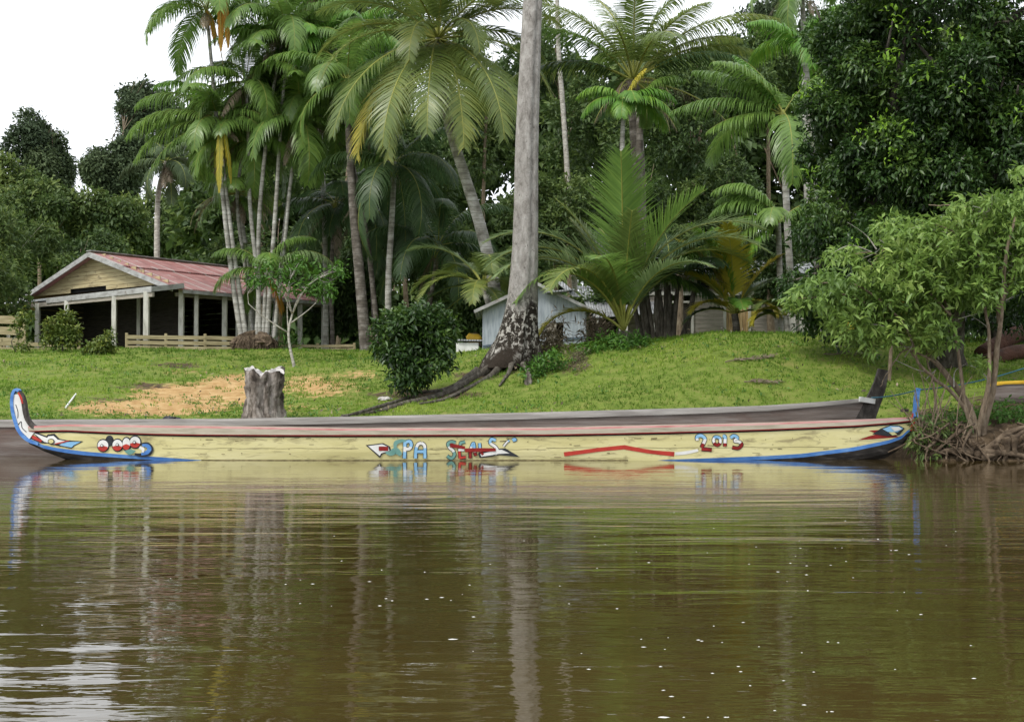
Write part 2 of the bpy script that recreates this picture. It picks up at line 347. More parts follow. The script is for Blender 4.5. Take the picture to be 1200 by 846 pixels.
ds = np.concatenate([np.arange(18.6, 22, .5), np.arange(22, 38, .11), np.arange(38, 56, .3), np.arange(56, 100, 2), [110, 130, 170, 240, 400, 700]])
U, D = np.meshgrid(us, ds); X = (U-600)*D/F; Zt = gz(X.ravel(), D.ravel())
Xf = X.ravel(); Yf = D.ravel()
V = np.stack([Xf, Yf, Zt], 1); nu = len(us); nd = len(ds)
ii, jj = np.meshgrid(np.arange(nd-1), np.arange(nu-1), indexing='ij'); b = (ii*nu+jj).ravel()
faces = np.stack([b, b+1, b+nu+1, b+nu], 1)
me = bpy.data.meshes.new('ground'); me.from_pydata(V.tolist(), [], faces.tolist())
me.polygons.foreach_set('use_smooth', [True]*len(faces))
so, di = masks(Xf, Yf, Zt)
for nm, a in (('soil', so), ('dirt', di)):
    at = me.attributes.new(nm, 'FLOAT', 'POINT'); at.data.foreach_set('value', a)
ground = bpy.data.objects.new('ground', me); col.objects.link(ground); tag(ground, kind='structure')
k = NT('grassy_bank'); v = k.coords()
a1 = k.n('ShaderNodeAttribute'); a1.attribute_name = 'soil'; a2 = k.n('ShaderNodeAttribute'); a2.attribute_name = 'dirt'
g = k.ramp(k.noise(v, 2.2, 8, .65), [(.3, (.08, .115, .022)), (.5, (.14, .19, .035)), (.7, (.2, .2, .06))])
so_c = k.ramp(k.noise(v, 3.5, 7, .65), [(.3, (.27, .155, .06)), (.5, (.42, .27, .12)), (.7, (.52, .37, .19))])
di_c = k.ramp(k.noise(v, 6, 7, .65), [(.3, (.03, .022, .014)), (.5, (.075, .052, .032)), (.7, (.15, .11, .07))])
ns = k.noise(v, 5, 7, .7)
fs = k.ramp(k.math('ADD', a1.outputs['Fac'], k.math('MULTIPLY', k.math('SUBTRACT', ns, .5), 1.3)), [(.38, (0, 0, 0)), (.5, (1, 1, 1))])
ns2 = k.noise(v, 4.1, 7, .7)
fd = k.ramp(k.math('ADD', a2.outputs['Fac'], k.math('MULTIPLY', k.math('SUBTRACT', ns2, .5), 1.2)), [(.45, (0, 0, 0)), (.6, (1, 1, 1))])
c = k.mix(fs, g, so_c); c = k.mix(fd, c, di_c)
me.materials.append(k.out(c, .95, .1, k.noise(v, 18, 6, .7), .05))

# ------------------------------------------------------------------ water
mb = MB(); mb.add([(-220, -140, 0), (220, -140, 0), (220, 27.5, 0), (-220, 27.5, 0)], [(0, 1, 2, 3)])
k = NT('muddy_river'); tc = k.n('ShaderNodeTexCoord')
def mapn(sx, sy, sc, det, rough=.5, dist=0, rz=0):
    mp = k.n('ShaderNodeMapping'); mp.inputs['Scale'].default_value = (sx, sy, 1); mp.inputs['Rotation'].default_value = (0, 0, rz)
    k.l(tc.outputs['Object'], mp.inputs[0]); return k.noise(mp.outputs[0], sc, det, rough, dist)
w1 = mapn(.3, 1.0, 1.3, 2, .5, .4); w2 = mapn(.45, 1.7, 4.0, 3, .55, .3, .06); w3 = mapn(.8, 1.6, 17, 2, .5, .2, -.1)
patch = k.ramp(mapn(.16, .45, 1.0, 3), [(.38, (.25, .25, .25)), (.62, (1, 1, 1))])
h = k.math('ADD', k.math('MULTIPLY', w1, .0125), k.math('MULTIPLY', w2, .0027))
h = k.math('ADD', h, k.math('MULTIPLY', k.math('MULTIPLY', w3, .00032), patch))
sy_ = k.n('ShaderNodeSeparateXYZ'); k.l(tc.outputs['Object'], sy_.inputs[0]); mr_ = k.n('ShaderNodeMapRange')
mr_.inputs['From Min'].default_value = 20; mr_.inputs['From Max'].default_value = 4; mr_.inputs['To Min'].default_value = .5; mr_.inputs['To Max'].default_value = 1.9
k.l(sy_.outputs['Y'], mr_.inputs['Value']); h = k.math('MULTIPLY', h, mr_.outputs[0])
silt = k.ramp(mapn(.2, .5, .8, 4), [(.3, (.040, .027, .008)), (.7, (.055, .038, .011))])
m = k.out(silt, .02, .5, h, 1.0)
for n in k.t.nodes:
    if n.type == 'BSDF_PRINCIPLED': n.inputs['IOR'].default_value = 1.6
tag(mb.build('water', m), kind='structure')

# foam flecks drifting on the water
rng = np.random.RandomState(3); mb = MB()
def foam(cpx, cpy, rx, ry, n):
    for i in range(n):
        px = cpx+rng.randn()*rx; py = min(840, max(600, cpy+rng.randn()*ry))
        d = F*CAMZ/(py-HOR); x = (px-600)*d/F; r = (.0014+.0032*rng.rand()**2)*(1+.4*(d/6)); n2 = 9
        if rng.rand() < .06: r *= 1.8
        vs = [(x, d, .0015+r*.1)]+[(x+math.cos(a)*r*(1.5+1.3*rng.rand()), d+math.sin(a)*r*(.7+.8*rng.rand()), -.0005) for a in np.linspace(0, 2*PI, n2, endpoint=False)]
        mb.add(vs, [(0, 1+j, 1+(j+1) % n2) for j in range(n2)])
foam(870, 760, 100, 55, 46); foam(480, 680, 90, 30, 22); foam(900, 650, 120, 18, 16); foam(760, 640, 60, 22, 9); foam(150, 690, 120, 25, 5); foam(1050, 640, 60, 12, 8)
tag(mb.build('foam', noisy('foam_white', [(.3, (.5, .5, .47)), (.6, (.7, .7, .67))], 20, rough=.6)), 'small white foam flecks drifting on the brown river', 'foam', kind='stuff')

# ------------------------------------------------------------------ grass
rng = np.random.RandomState(11)
def grassfield():
    Vs = []; Fs = []; Ts = []; tot = 0
    for (u0, u1, d0, d1, dens) in ((-60, 1260, 26.2, 30, 120), (-60, 1260, 30, 36, 75), (-60, 1260, 36, 54, 26), (1050, 1260, 22.8, 26.2, 90)):
        area = (u1-u0)/F*(d1*d1-d0*d0)/2; n = int(area*dens)
        d = np.sqrt(rng.uniform(d0*d0, d1*d1, n)); u = rng.uniform(u0, u1, n); x = (u-600)*d/F; z = gz(x, d)
        s, di = masks(x, d, z); pn = fbm(x*2.3, d*2.3, 4)
        bare = np.maximum(s, di)*.9+(pn-.5)*1.5
        keep = (rng.rand(n) > np.clip((bare-.2)/.45, 0, .97)) & (z > .12); x, d, z, u = x[keep], d[keep], z[keep], u[keep]; n = len(x)
        nb = 4
        x = np.repeat(x, nb)+rng.randn(n*nb)*.03; y = np.repeat(d, nb)+rng.randn(n*nb)*.03; z = np.repeat(z, nb); n *= nb
        hgt = rng.uniform(.02, .06, n)*(1+.8*(np.repeat(vnoise(x[::nb]*.7, y[::nb]*.7), nb)))*np.clip(y/30, 1, 1.35)
        a = rng.uniform(0, 2*PI, n); lean = rng.uniform(.1, 1.1, n); wd = rng.uniform(.006, .013, n)*np.clip(y/27, 1, 1.7)
        dx = np.cos(a)*lean*hgt; dy = np.sin(a)*lean*hgt; wx = -np.sin(a)*wd; wy = np.cos(a)*wd
        p0 = np.stack([x-wx, y-wy, z-.01], 1); p1 = np.stack([x+wx, y+wy, z-.01], 1); p2 = np.stack([x+dx, y+dy, z+hgt], 1)
        V = np.stack([p0, p1, p2], 1).reshape(-1, 3); Fc = np.arange(n*3).reshape(-1, 3)+tot; tot += n*3
        T = np.clip(.42+.85*(fbm(x*.45, y*.45, 4)-.5)*2+rng.randn(n)*.16, 0, 1)
        Vs.append(V); Fs.append(Fc); Ts.append(T)
    V = np.concatenate(Vs); Fc = np.concatenate(Fs); T = np.concatenate(Ts)
    me = bpy.data.meshes.new('grass'); me.from_pydata(V.tolist(), [], Fc.tolist()); me.materials.append(M['grass'])
    me.attributes.new('tint', 'FLOAT', 'FACE').data.foreach_set('value', T)
    o = bpy.data.objects.new('grass', me); col.objects.link(o); tag(o, 'short green grass covering the sloping river bank', 'grass', kind='stuff')
grassfield()

# ------------------------------------------------------------------ foliage generators
def nrm(a): return a/(np.linalg.norm(a, axis=-1, keepdims=True)+1e-9)
def leafcloud(C, O, k, L, asp, rng, droop=.4, spread=.8, tints=None, sprig=None, fold=.25, jit=.5):
    """k leaves round each sprig centre C growing along O; returns verts, tris, tint"""
    n = len(C); N = n*k; Cc = np.repeat(C, k, 0); Oc = np.repeat(O, k, 0)
    D = nrm(Oc*.6+rng.randn(N, 3)*spread+np.array([0, 0, -droop]))
    Ln = L*rng.uniform(.6, 1.25, N)[:, None]
    base = Cc+rng.randn(N, 3)*(L*jit if sprig is None else sprig)
    up = nrm(Oc*.7+np.array([0, 0, .8])+rng.randn(N, 3)*.45); S = nrm(np.cross(D, up)); Nn = np.cross(S, D)
    W = Ln*asp
    v0 = base; v1 = base+D*Ln*.45+S*W*.5+Nn*W*fold; v2 = base+D*Ln-np.array([0, 0, 1])*Ln*.12*droop; v3 = base+D*Ln*.45-S*W*.5+Nn*W*fold
    V = np.stack([v0, v1, v2, v3], 1).reshape(-1, 3); q = np.arange(N)*4
    Fc = np.concatenate([np.stack([q, q+1, q+2], 1), np.stack([q, q+2, q+3], 1)], 0)
    t = (np.repeat(tints, k) if tints is not None else np.full(N, .5))+rng.randn(N)*.13
    T = np.clip(np.concatenate([t, t]), 0, 1); return V, Fc, T
def fastmesh(name, V, Fc, T, mat, parent=None, loc=None, kind=None):
    org = np.array(GL.get(parent.name) if parent else (loc if loc is not None else (0, 0, 0)), float)
    me = bpy.data.meshes.new(name); n = len(Fc)
    me.vertices.add(len(V)); me.vertices.foreach_set('co', (V-org).astype(np.float32).ravel())
    me.loops.add(n*3); me.loops.foreach_set('vertex_index', Fc.astype(np.int32).ravel())
    me.polygons.add(n); me.polygons.foreach_set('loop_start', np.arange(0, n*3, 3, dtype=np.int32)); me.polygons.foreach_set('loop_total', np.full(n, 3, dtype=np.int32))
    me.materials.append(M[mat] if isinstance(mat, str) else mat); me.update(calc_edges=True); me.validate()
    me.attributes.new('tint', 'FLOAT', 'FACE').data.foreach_set('value', T.astype(np.float32))
    o = bpy.data.objects.new(name, me); col.objects.link(o)
    if parent: o.parent = parent
    else: o.location = org
    GL[o.name] = tuple(org); return o
def lobes_to_sprigs(lobes, n, rng, sub=10, subr=.42, shell=.75):
    """lobes: (cx,cy,cz,rx,ry,rz). sub-lobes break the outline into light and dark clumps"""
    vol = np.array([(l[3]*l[4]*l[5])**(2/3) for l in lobes]); vol /= vol.sum(); C = []; O = []; T = []
    for l, vv in zip(lobes, vol):
        c = np.array(l[:3]); r = np.array(l[3:6])
        for s in range(sub):
            dd = nrm(rng.randn(3)); sc_ = c+dd*r*rng.uniform(.45, .82); sr = r*subr*rng.uniform(.6, 1.25)
            m = max(2, int(n*vv/sub)); e = nrm(rng.randn(m, 3)+dd*.55+np.array([0, 0, .25]))
            C.append(sc_+e*sr*rng.uniform(shell, 1.05, (m, 1))); O.append(e); T.append(np.clip(.45+rng.randn()*.12+e[:, 2]*.12+rng.randn(m)*.1, 0, 1))
    return np.concatenate(C), np.concatenate(O), np.concatenate(T)
def broadleaf(name, label, cat, base, lobes, n, L, asp, mat, seed, group=None, trunk_r=.16, bark='bark_brown', k=7, sub=10, droop=.4, limbs=True, trunk_top=None, subr=.42, accents=None):
    rng = np.random.RandomState(seed); base = np.array(base, float); t = thing(name, label, cat, base, group)
    lc = np.array([l[:3] for l in lobes]); top = np.array(trunk_top, float) if trunk_top is not None else lc.mean(0)*[1, 1, 1]
    mid = (base+top)/2+rng.randn(3)*[.15, .15, 0]
    pts = smooth_path([base-[0, 0, .15], mid, top], 9); mb = MB()
    rr = np.linspace(trunk_r, trunk_r*.45, 9); rr[0] *= 1.4
    mb.tube(pts, rr, 10, rough=.1, seed=seed)
    mb.build('trunk', M[bark], t, True)
    if limbs:
        mb = MB()
        for l in lobes:
            s0 = pts[rng.randint(4, 8)]; e = np.array(l[:3])+[0, 0, l[5]*.3]
            m1 = (s0+e)/2+rng.randn(3)*.15*np.linalg.norm(e-s0)
            q = smooth_path([s0, m1, e], 7); mb.tube(q, np.linspace(trunk_r*.45, trunk_r*.12, 7), 6, rough=.1, seed=seed)
            for b_ in range(4):
                dd = nrm(rng.randn(3)+[0, 0, .4])*np.array(l[3:6])*.85; q2 = smooth_path([q[4], (q[4]+e+dd)/2+rng.randn(3)*.1, e+dd], 5)
                mb.tube(q2, np.linspace(trunk_r*.2, trunk_r*.05, 5), 5)
        mb.build('limb', M[bark], t, True)
    C, O, T = lobes_to_sprigs(lobes, n, rng, sub, subr)
    V, Fc, TT = leafcloud(C, O, k, L, asp, rng, droop, tints=T)
    fastmesh('crown', V, Fc, TT, mat, t)
    if accents:
        V, Fc, TT = leafcloud(np.array(accents), np.tile([0, -.6, .6], (len(accents), 1)), 14, L*.95, asp, rng, droop, tints=np.full(len(accents), .35), sprig=L*.7)
        fastmesh('new_growth', V, Fc, TT, M['newleaf'], t)
    return t
def PL(px, py, d, rx, ry, rd=None):
    """a lobe given by where it stands in the view, radii in metres"""
    c = P(px, py, d); return (*c, rx*d/F, (rd if rd else (rx+ry)/2*d/F), ry*d/F)

# ---------------- palms
def frond(L, az, e0, droop, n=44, ll=.7, lw=.035, ldroop=.8, vee=.3, rng=None, twist=0, power=1.3, fwd=.45, gap=.0, segs=3, stub=.16, upright=0):
    """pinnate frond at the origin: curved midrib with two rows of hanging leaflets"""
    S = 22; p = np.zeros(3); pts = [p.copy()]; tang = []
    ca, sa = math.cos(az), math.sin(az)
    for i in range(S):
        t = (i+.5)/S; e = e0-droop*t**power; a = az+twist*t
        d = np.array([math.cos(a)*math.cos(e), math.sin(a)*math.cos(e), math.sin(e)]); tang.append(d); p = p+d*L/S; pts.append(p.copy())
    tang.append(tang[-1]); pts = np.array(pts); tang = np.array(tang)
    ts = np.linspace(stub, .985, n); Vs = []; Fs = []; Ts = []; o = 0
    base_t = rng.uniform(.35, .6)
    for t in ts:
        f = t*S; i = min(int(f), S-1); q = pts[i]+(pts[i+1]-pts[i])*(f-i); tg = nrm(tang[i])
        side = nrm(np.cross(tg, [0, 0, 1])) if abs(tg[2]) < .985 else np.array([-math.sin(az), math.cos(az), 0])
        upv = np.cross(side, tg); env = math.sin(PI*min(1, (.14+.86*(t-stub)/(1-stub)))**.85)**.6; env = max(env, .28)
        for sd in (-1, 1):
            if rng.rand() < gap: continue
            l = ll*env*rng.uniform(.72, 1.1); fw = fwd+.35*t+rng.uniform(-.08, .08)
            d = nrm(side*sd+tg*fw+upv*(vee+rng.uniform(-.12, .12))); pr = q; wv = nrm(tg-d*np.dot(tg, d)); row = []
            for s_ in range(segs+1):
                u = s_/segs; wd = lw*(1-u**1.6)*(.55 if s_ == 0 else 1)*.5+.001
                row.append((pr-wv*wd, pr+wv*wd)); g = ldroop*(.35+u)*2.0/segs
                d = nrm(d+np.array([0, 0, -g])); pr = pr+d*l/segs
            vv = [x for r_ in row for x in r_]; Vs.extend(vv)
            tt = min(1, max(0, base_t+rng.randn()*.1))
            for s_ in range(segs):
                a = o+s_*2; Fs += [(a, a+1, a+3), (a, a+3, a+2)]; Ts += [tt, tt]
            o += len(vv)
    return pts, np.array(Vs), np.array(Fs), np.array(Ts)
def rachis_tube(pts, r0, n=5):
    mb = MB(); N = len(pts); mb.tube(pts, np.linspace(r0, r0*.18, N), n, tint=.5); return mb
KINDS = {
 'acai':  dict(n=60, ll=1.05, lw=.07, ldroop=1.25, vee=.15, fwd=.35, stub=.12),
 'coco':  dict(n=84, ll=1.0, lw=.058, ldroop=.5, vee=.2, fwd=.55, stub=.16),
 'young': dict(n=74, ll=.85, lw=.052, ldroop=.25, vee=.22, fwd=.6, stub=.2),
 'hang': dict(n=60, ll=.42, lw=.05, ldroop=1.4, vee=0, fwd=.8, stub=.1, segs=3),
 'fan': dict(n=80, ll=1.15, lw=.065, ldroop=.1, vee=.3, fwd=.75, stub=.16),
 'maripa': dict(n=90, ll=1.0, lw=.055, ldroop=.8, vee=.1, fwd=.4, stub=.2),
 'dead':  dict(n=40, ll=.6, lw=.03, ldroop=1.5, vee=0, fwd=.5, stub=.2, gap=.25)}
def put_frond(par, origin, kind, L, az, e0, droop, mat, seed, rr=.022, rmat='rachis', **kw):
    rng = np.random.RandomState(seed); prm = dict(KINDS[kind]); prm.update(kw)
    if 'll' not in kw: prm['ll'] *= (L/3.2)**.6
    pts, V, Fc, T = frond(L, R(az), R(e0), R(droop), rng=rng, **prm); V = V+origin; pts = pts+origin
    o = fastmesh('frond', V, Fc, T, M[mat], par)
    r = rachis_tube(pts, rr); r.build('midrib', M[rmat], o, True); return o
def palm(name, label, group, path, r0, r1, fronds, kind, mat, seed, bark='palm_bark', shaft=True, shaftmat=None, n_rand=12, L=3.2, erange=(-25, 75), droop=(80, 120), azs=None, cat='palm tree', rr=.022, ringn=10, own=(), coconuts=0, skirt=0, **kw):
    rnd = random.Random(seed); base = np.array(path[0], float); t = thing(name, label, cat, base, group)
    pts = smooth_path([base-np.array([0, 0, .2])]+[np.array(q) for q in path], 26); rads = np.linspace(r0, r1, 26); rads[:3] = rads[:3]*[1.5, 1.35, 1.12]
    mb = MB(); mb.tube(pts, rads, ringn, rough=.05, seed=seed); mb.build('trunk', M[bark], t, True)
    top = pts[-1]; d = nrm(pts[-1]-pts[-3])
    if shaft:
        h = .55; mb = MB(); mb.tube([top-d*.1, top+d*.1, top+d*h*.6, top+d*h], [r1*1.1, r1*1.55, r1*1.3, r1*.5], 10); mb.build('crownshaft', M[shaftmat or 'rachis'], t, True); o0 = top+d*h*.75
    else: o0 = top
    for i in range(n_rand):
        az = (i*137.5+rnd.uniform(-15, 15)) % 360; u = (i+.5)/n_rand
        e = erange[1]+(erange[0]-erange[1])*u+rnd.uniform(-7, 7); dr = droop[0]+(droop[1]-droop[0])*(u*.5+rnd.random()*.5)
        put_frond(t, o0, kind, L*rnd.uniform(.85, 1.1), az, e, dr, mat, seed*100+i, rr, **kw)
    if kind in ('acai', 'coco') and seed < 400 and n_rand > 5:
        for i in range(2): put_frond(t, o0-[0, 0, .15], 'dead', L*rnd.uniform(.5, .75), rnd.uniform(0, 360), rnd.uniform(-55, -20), rnd.uniform(20, 45), 'dead', seed*100+90+i, rr*.8, rmat='dead')
    for i, f in enumerate(own): # (az, e0, droop, L, mat, kind)
        put_frond(t, o0, f[5] if len(f) > 5 else kind, f[3], f[0], f[1], f[2], f[4] if len(f) > 4 and f[4] else mat, seed*100+60+i, rr, rmat='rachis' if (len(f) < 7) else f[6], **kw)
    if coconuts:
        for i in range(coconuts):
            mb = MB(); a = rnd.uniform(0, 2*PI); c = o0+np.array([math.cos(a)*.34, math.sin(a)*.34, -.22-rnd.random()*.3])
            N = 8; q = [c+np.array([0, 0, z]) for z in np.linspace(-.14, .14, N)]; mb.tube(q, [max(.012, .105*math.sqrt(max(0, 1-(z/.142)**2))) for z in np.linspace(-.14, .14, N)], 10)
            mb.build('coconut', M['cocofruit'], t, True)
    if skirt:
        mb = MB()
        for i in range(skirt):
            a = rnd.uniform(0, 2*PI); rr_ = r1*1.1; p0 = o0+np.array([math.cos(a)*rr_*.5, math.sin(a)*rr_*.5, -.1-rnd.random()*.25]); l = rnd.uniform(.5, 1.0)
            mb.tube([p0, p0+[math.cos(a)*.14, math.sin(a)*.14, -l*.4], p0+[math.cos(a)*.12, math.sin(a)*.12, -l]], [.02, .013, .004], 4)
        mb.build('dead_sheath', M['dead'], t)
    return t
M['cocofruit'] = noisy('coconut_husk', [(.3, (.35, .27, .04)), (.6, (.5, .38, .07))], 8, rough=.5, bd=.002)

# ------------------------------------------------------------------ boats
class Hull:
    def __init__(s, keys, yc, wmax, yn, pw=3.2, wend=.03):
        s.k = np.array(keys, float); s.yc = yc; s.w = wmax; s.yn = yn; s.pw = pw; s.we = wend
        s.x0 = (s.k[0, 0]-600)*yc/F; s.x1 = (s.k[-1, 0]-600)*yc/F
    def ye(s, x): return s.yc-.85*s.wid(x)
    def px(s, x): return 600+F*x/s.ye(x)
    def wid(s, x):
        t = np.clip((x-s.x0)/(s.x1-s.x0), 0, 1); return s.w*(1-abs(2*t-1)**s.pw)+s.we
    def z(s, x, c): # c: column 1..5
        return CAMZ+(HOR-np.interp(s.px(x), s.k[:, 0], s.k[:, c]))*s.ye(x)/F
    def side(s, x, z):
        zk = s.z(x, 5); zg = s.z(x, 1); f = np.clip((z-zk)/(zg-zk), 0, 1); w = s.wid(x)
        return w*np.interp(f, [0, .06, .18, .3, 1], [0, .5, .76, .86, 1])
    def S(s, px, py, off=0):
        y = s.yc-s.w
        for _ in range(4):
            x = (px-600)*y/F; z = CAMZ+(HOR-py)*y/F; y = s.yc-s.side(x, z)
        return np.array([x, y-off, z])
    def build_shell(s, par, mats, n=150, rail=True, rail_mats=None):
        xs = np.linspace(s.x0, s.x1, n); mb = MB(); inn = MB()
        rows = []
        for x in xs:
            zk, z0, z1, zr, zg = (s.z(x, c) for c in (5, 4, 3, 2, 1)); z0 = max(z0, zk+.01); z1 = max(z1, z0+.01)
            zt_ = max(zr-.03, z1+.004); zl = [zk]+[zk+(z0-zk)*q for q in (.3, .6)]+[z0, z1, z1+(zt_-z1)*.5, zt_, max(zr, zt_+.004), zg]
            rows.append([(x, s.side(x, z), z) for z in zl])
        R_ = len(rows[0]); mi = [2, 2, 2, 1, 0, 0, 2, 0]  # row under the rail: its shadow line painted on in dirty black
        for sd in (-1, 1):
            vs = []; fs = []
            for r in rows: vs += [(x, s.yc+sd*y, z) for x, y, z in r]
            for m_ in set(mi):
                fs = [(i*R_+j, (i+1)*R_+j, (i+1)*R_+j+1, i*R_+j+1)[::sd] for i in range(n-1) for j in range(R_-1) if mi[j] == m_]
                mb.add(vs, fs, m_)
            vi = [(x, s.yc+sd*max(0, y-.035), z+(.05 if q < 3 else 0)) for r in rows for q, (x, y, z) in enumerate(r)]
            inn.add(vi, [(i*R_+j, i*R_+j+1, (i+1)*R_+j+1, (i+1)*R_+j)[::sd] for i in range(n-1) for j in range(R_-1)])
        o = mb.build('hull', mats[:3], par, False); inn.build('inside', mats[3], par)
        for sd in (-1, 1):
            g = MB(); prof = []
            for x in xs:
                zr, zg = s.z(x, 2), s.z(x, 1); yr = s.side(x, zr); w = s.wid(x)
                prof.append([(x, s.yc+sd*(yr+.004), zr-.004), (x, s.yc+sd*(yr+.028), zr), (x, s.yc+sd*(yr+.032), zr+.018), (x, s.yc+sd*(w+.032), zg-.02), (x, s.yc+sd*(w+.03), zg+.012), (x, s.yc+sd*max(.0, w-.045), zg+.012), (x, s.yc+sd*max(0, w-.04), zg-.06)])
            q = 7; vs = [p for r in prof for p in r]
            for j, m_ in enumerate([2, 2, 0, 1, 1, 0]):
                g.add(vs, [(i*q+j, (i+1)*q+j, (i+1)*q+j+1, i*q+j+1)[::sd] for i in range(n-1)], m_)
            g.build('gunwale', rail_mats, par)
        return o
YB = Hull([ # px, rail top, rail bottom, blue top, blue bottom, keel
 (34, 500, 506, 514, 518, 520), (50, 499.5, 505.5, 521, 525, 529), (65, 498.5, 505, 524.5, 528.5, 535), (80, 498, 505, 526.5, 531, 541), (100, 498.5, 506, 529, 533.5, 546),
 (150, 499, 508, 533, 537, 551), (180, 499.5, 509, 535, 539, 553), (230, 500, 510, 538.5, 542, 555), (320, 501.5, 510.5, 545, 548, 557), (400, 503, 510.5, 547, 550, 558), (640, 502.5, 510, 547, 550, 558),
 (720, 500.5, 508.5, 543, 546, 557), (780, 499.3, 507.2, 538.6, 542, 556), (850, 497.8, 505.4, 536, 540, 554), (900, 496.5, 503.8, 534, 538.5, 552), (940, 495, 502.2, 531.5, 536, 549), (1000, 492.8, 499.5, 524, 528.5, 544), (1040, 491, 496.5, 516, 520, 537), (1056, 490, 495, 511, 514.5, 526), (1068, 489.5, 493.5, 500, 503, 508)],
 22.95, .5, 22.55)
boat = thing('dugout_boat', 'long narrow pale yellow painted boat with blue trim and red bar, nearest afloat in front', 'boat', (-1, 22.95, 0))
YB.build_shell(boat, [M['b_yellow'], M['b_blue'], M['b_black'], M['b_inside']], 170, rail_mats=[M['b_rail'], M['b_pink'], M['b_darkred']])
def prism_px(mb, pts, y, th, mi=0):
    n = len(pts); vs = [((px-600)*y/F, y+sd*th/2, CAMZ+(HOR-py)*y/F) for sd in (-1, 1) for px, py in pts]
    mb.add(vs, [tuple(range(n))[::-1], tuple(range(n, 2*n))]+[(i, (i+1) % n, n+(i+1) % n, n+i) for i in range(n)], mi)
def ribbon_px(mb, pts, wd, y, th, mi=0, n=24):
    """a slab of constant px width following a curve, upright at depth y"""
    q = smooth_path([(a, b, 0) for a, b in pts], n)[:, :2]; L_ = []; R_ = []
    for i in range(n):
        t = q[min(i+1, n-1)]-q[max(i-1, 0)]; t = t/np.linalg.norm(t); nn_ = np.array([-t[1], t[0]]); ww = wd if isinstance(wd, (int, float)) else np.interp(i/(n-1), np.linspace(0, 1, len(wd)), wd)
        L_.append(q[i]+nn_*ww/2); R_.append(q[i]-nn_*ww/2)
    f = lambda p, s_: ((p[0]-600)*y/F, y+s_*th/2, CAMZ+(HOR-p[1])*y/F); vs = []
    for i in range(n): vs += [f(L_[i], -1), f(R_[i], -1), f(R_[i], 1), f(L_[i], 1)]
    fs = [(i*4+a, i*4+b_, i*4+4+b_, i*4+4+a) for i in range(n-1) for a, b_ in ((0, 1), (1, 2), (2, 3), (3, 0))]+[(3, 2, 1, 0), ((n-1)*4, (n-1)*4+1, (n-1)*4+2, (n-1)*4+3)]
    mb.add(vs, fs, mi)
yp = 22.93
mb = MB(); ribbon_px(mb, [(40, 508), (29, 499), (25, 488), (21.5, 474), (20.5, 462)], [16, 12, 11, 10, 7], yp, .085); mb.build('prow', M['b_white'], boat)
mb = MB(); ribbon_px(mb, [(46, 520), (33, 515), (23.5, 505), (18.5, 492), (15.3, 478), (15.2, 466), (17, 459), (20, 456.5), (23, 458.5)], [3.5, 4, 4, 4, 3.6, 3.4, 3.2, 3, 3], yp, .12)
ot = mb.build('prow_trim', M['b_blue'], boat)
mb = MB(); ribbon_px(mb, [(22.5, 459), (26, 464), (28.5, 472), (30, 482), (33, 492), (40, 500), (52, 504)], [2.5, 4, 4, 4, 4, 4.5, 3], yp, .13); mb.build('prow_inner_edge', M['g_dark'], boat)
mb = MB(); ribbon_px(mb, [(23, 460), (26.2, 466), (28, 473)], [2, 2.6, 2], yp, .14); mb.build('prow_red_tip', M['b_red'], boat)
mb = MB()
for c in ([(19.5, 474), (22, 482), (22, 490)], [(22, 498), (26, 494), (27, 501), (32, 506)]): ribbon_px(mb, c, .8, yp, .095)
mb.build('prow_ornament', M['b_ink'], boat)
mb = MB(); ribbon_px(mb, [(1068, 505), (1071, 492), (1073, 484)], [5, 7, 5.5], 22.95, .07); mb.build('stern_block', M['b_red'], boat)
mb = MB(); ribbon_px(mb, [(1072, 490), (1073.5, 478), (1074, 466), (1076, 455)], [5.5, 5.5, 5, 4], 22.95, .09); mb.build('stern_post', M['b_blue'], boat)
mb = MB(); mb.box(YB.S(1066, 481, 0)+[0, .3, 0], (.12, .12, .06)); mb.build('cleat', M['g_dark'], boat)

M['b_scuff'] = noisy('paint_scuff', [(.3, (.08, .065, .035)), (.6, (.24, .2, .1))], 9, rough=.8)
# painted marks lie on the near side of the hull
layer = [0]
def paint(mb, pts, wd, mi, n=None, closed=False, split=None, off=.004):
    """painted stroke; split=[(ylimit, material index)...] changes colour downwards like the airbrushed letters"""
    layer[0] += 1; of = off+.0006*(layer[0] % 12)
    n = n or max(6, len(pts)*5); q = smooth_path([(a, b, 0) for a, b in pts], n)[:, :2]; vs = []
    for i in range(n):
        t = q[min(i+1, n-1)]-q[max(i-1, 0)]; t = t/(np.linalg.norm(t)+1e-9); nn_ = np.array([-t[1], t[0]]); ww = wd if isinstance(wd, (int, float)) else np.interp(i/(n-1), np.linspace(0, 1, len(wd)), wd)
        for k_ in (1, 0, -1): vs.append(YB.S(*(q[i]+nn_*ww/2*k_), of))
    for i in range(n-1):
        m_ = mi
        if split:
            for lim, mm in split:
                if q[i][1] < lim: m_ = mm; break
        mb.add([vs[i*3], vs[i*3+3], vs[i*3+4], vs[i*3+1], vs[i*3+5], vs[i*3+2]], [(0, 3, 2, 1), (3, 5, 4, 2)], m_)
def blob(mb, c, rx, ry, mi, a0=0, a1=360, off=.005, rot=0):
    layer[0] += 1; of = off+.0006*(layer[0] % 12); pts = []
    for a in np.linspace(R(a0), R(a1), 17):
        x, y = math.cos(a)*rx, math.sin(a)*ry; pts.append(YB.S(c[0]+x*math.cos(rot)-y*math.sin(rot), c[1]+x*math.sin(rot)+y*math.cos(rot), of))
    mb.add([YB.S(c[0], c[1], of)]+pts, [(0, i+1, i+2)[::-1] for i in range(16)], mi)
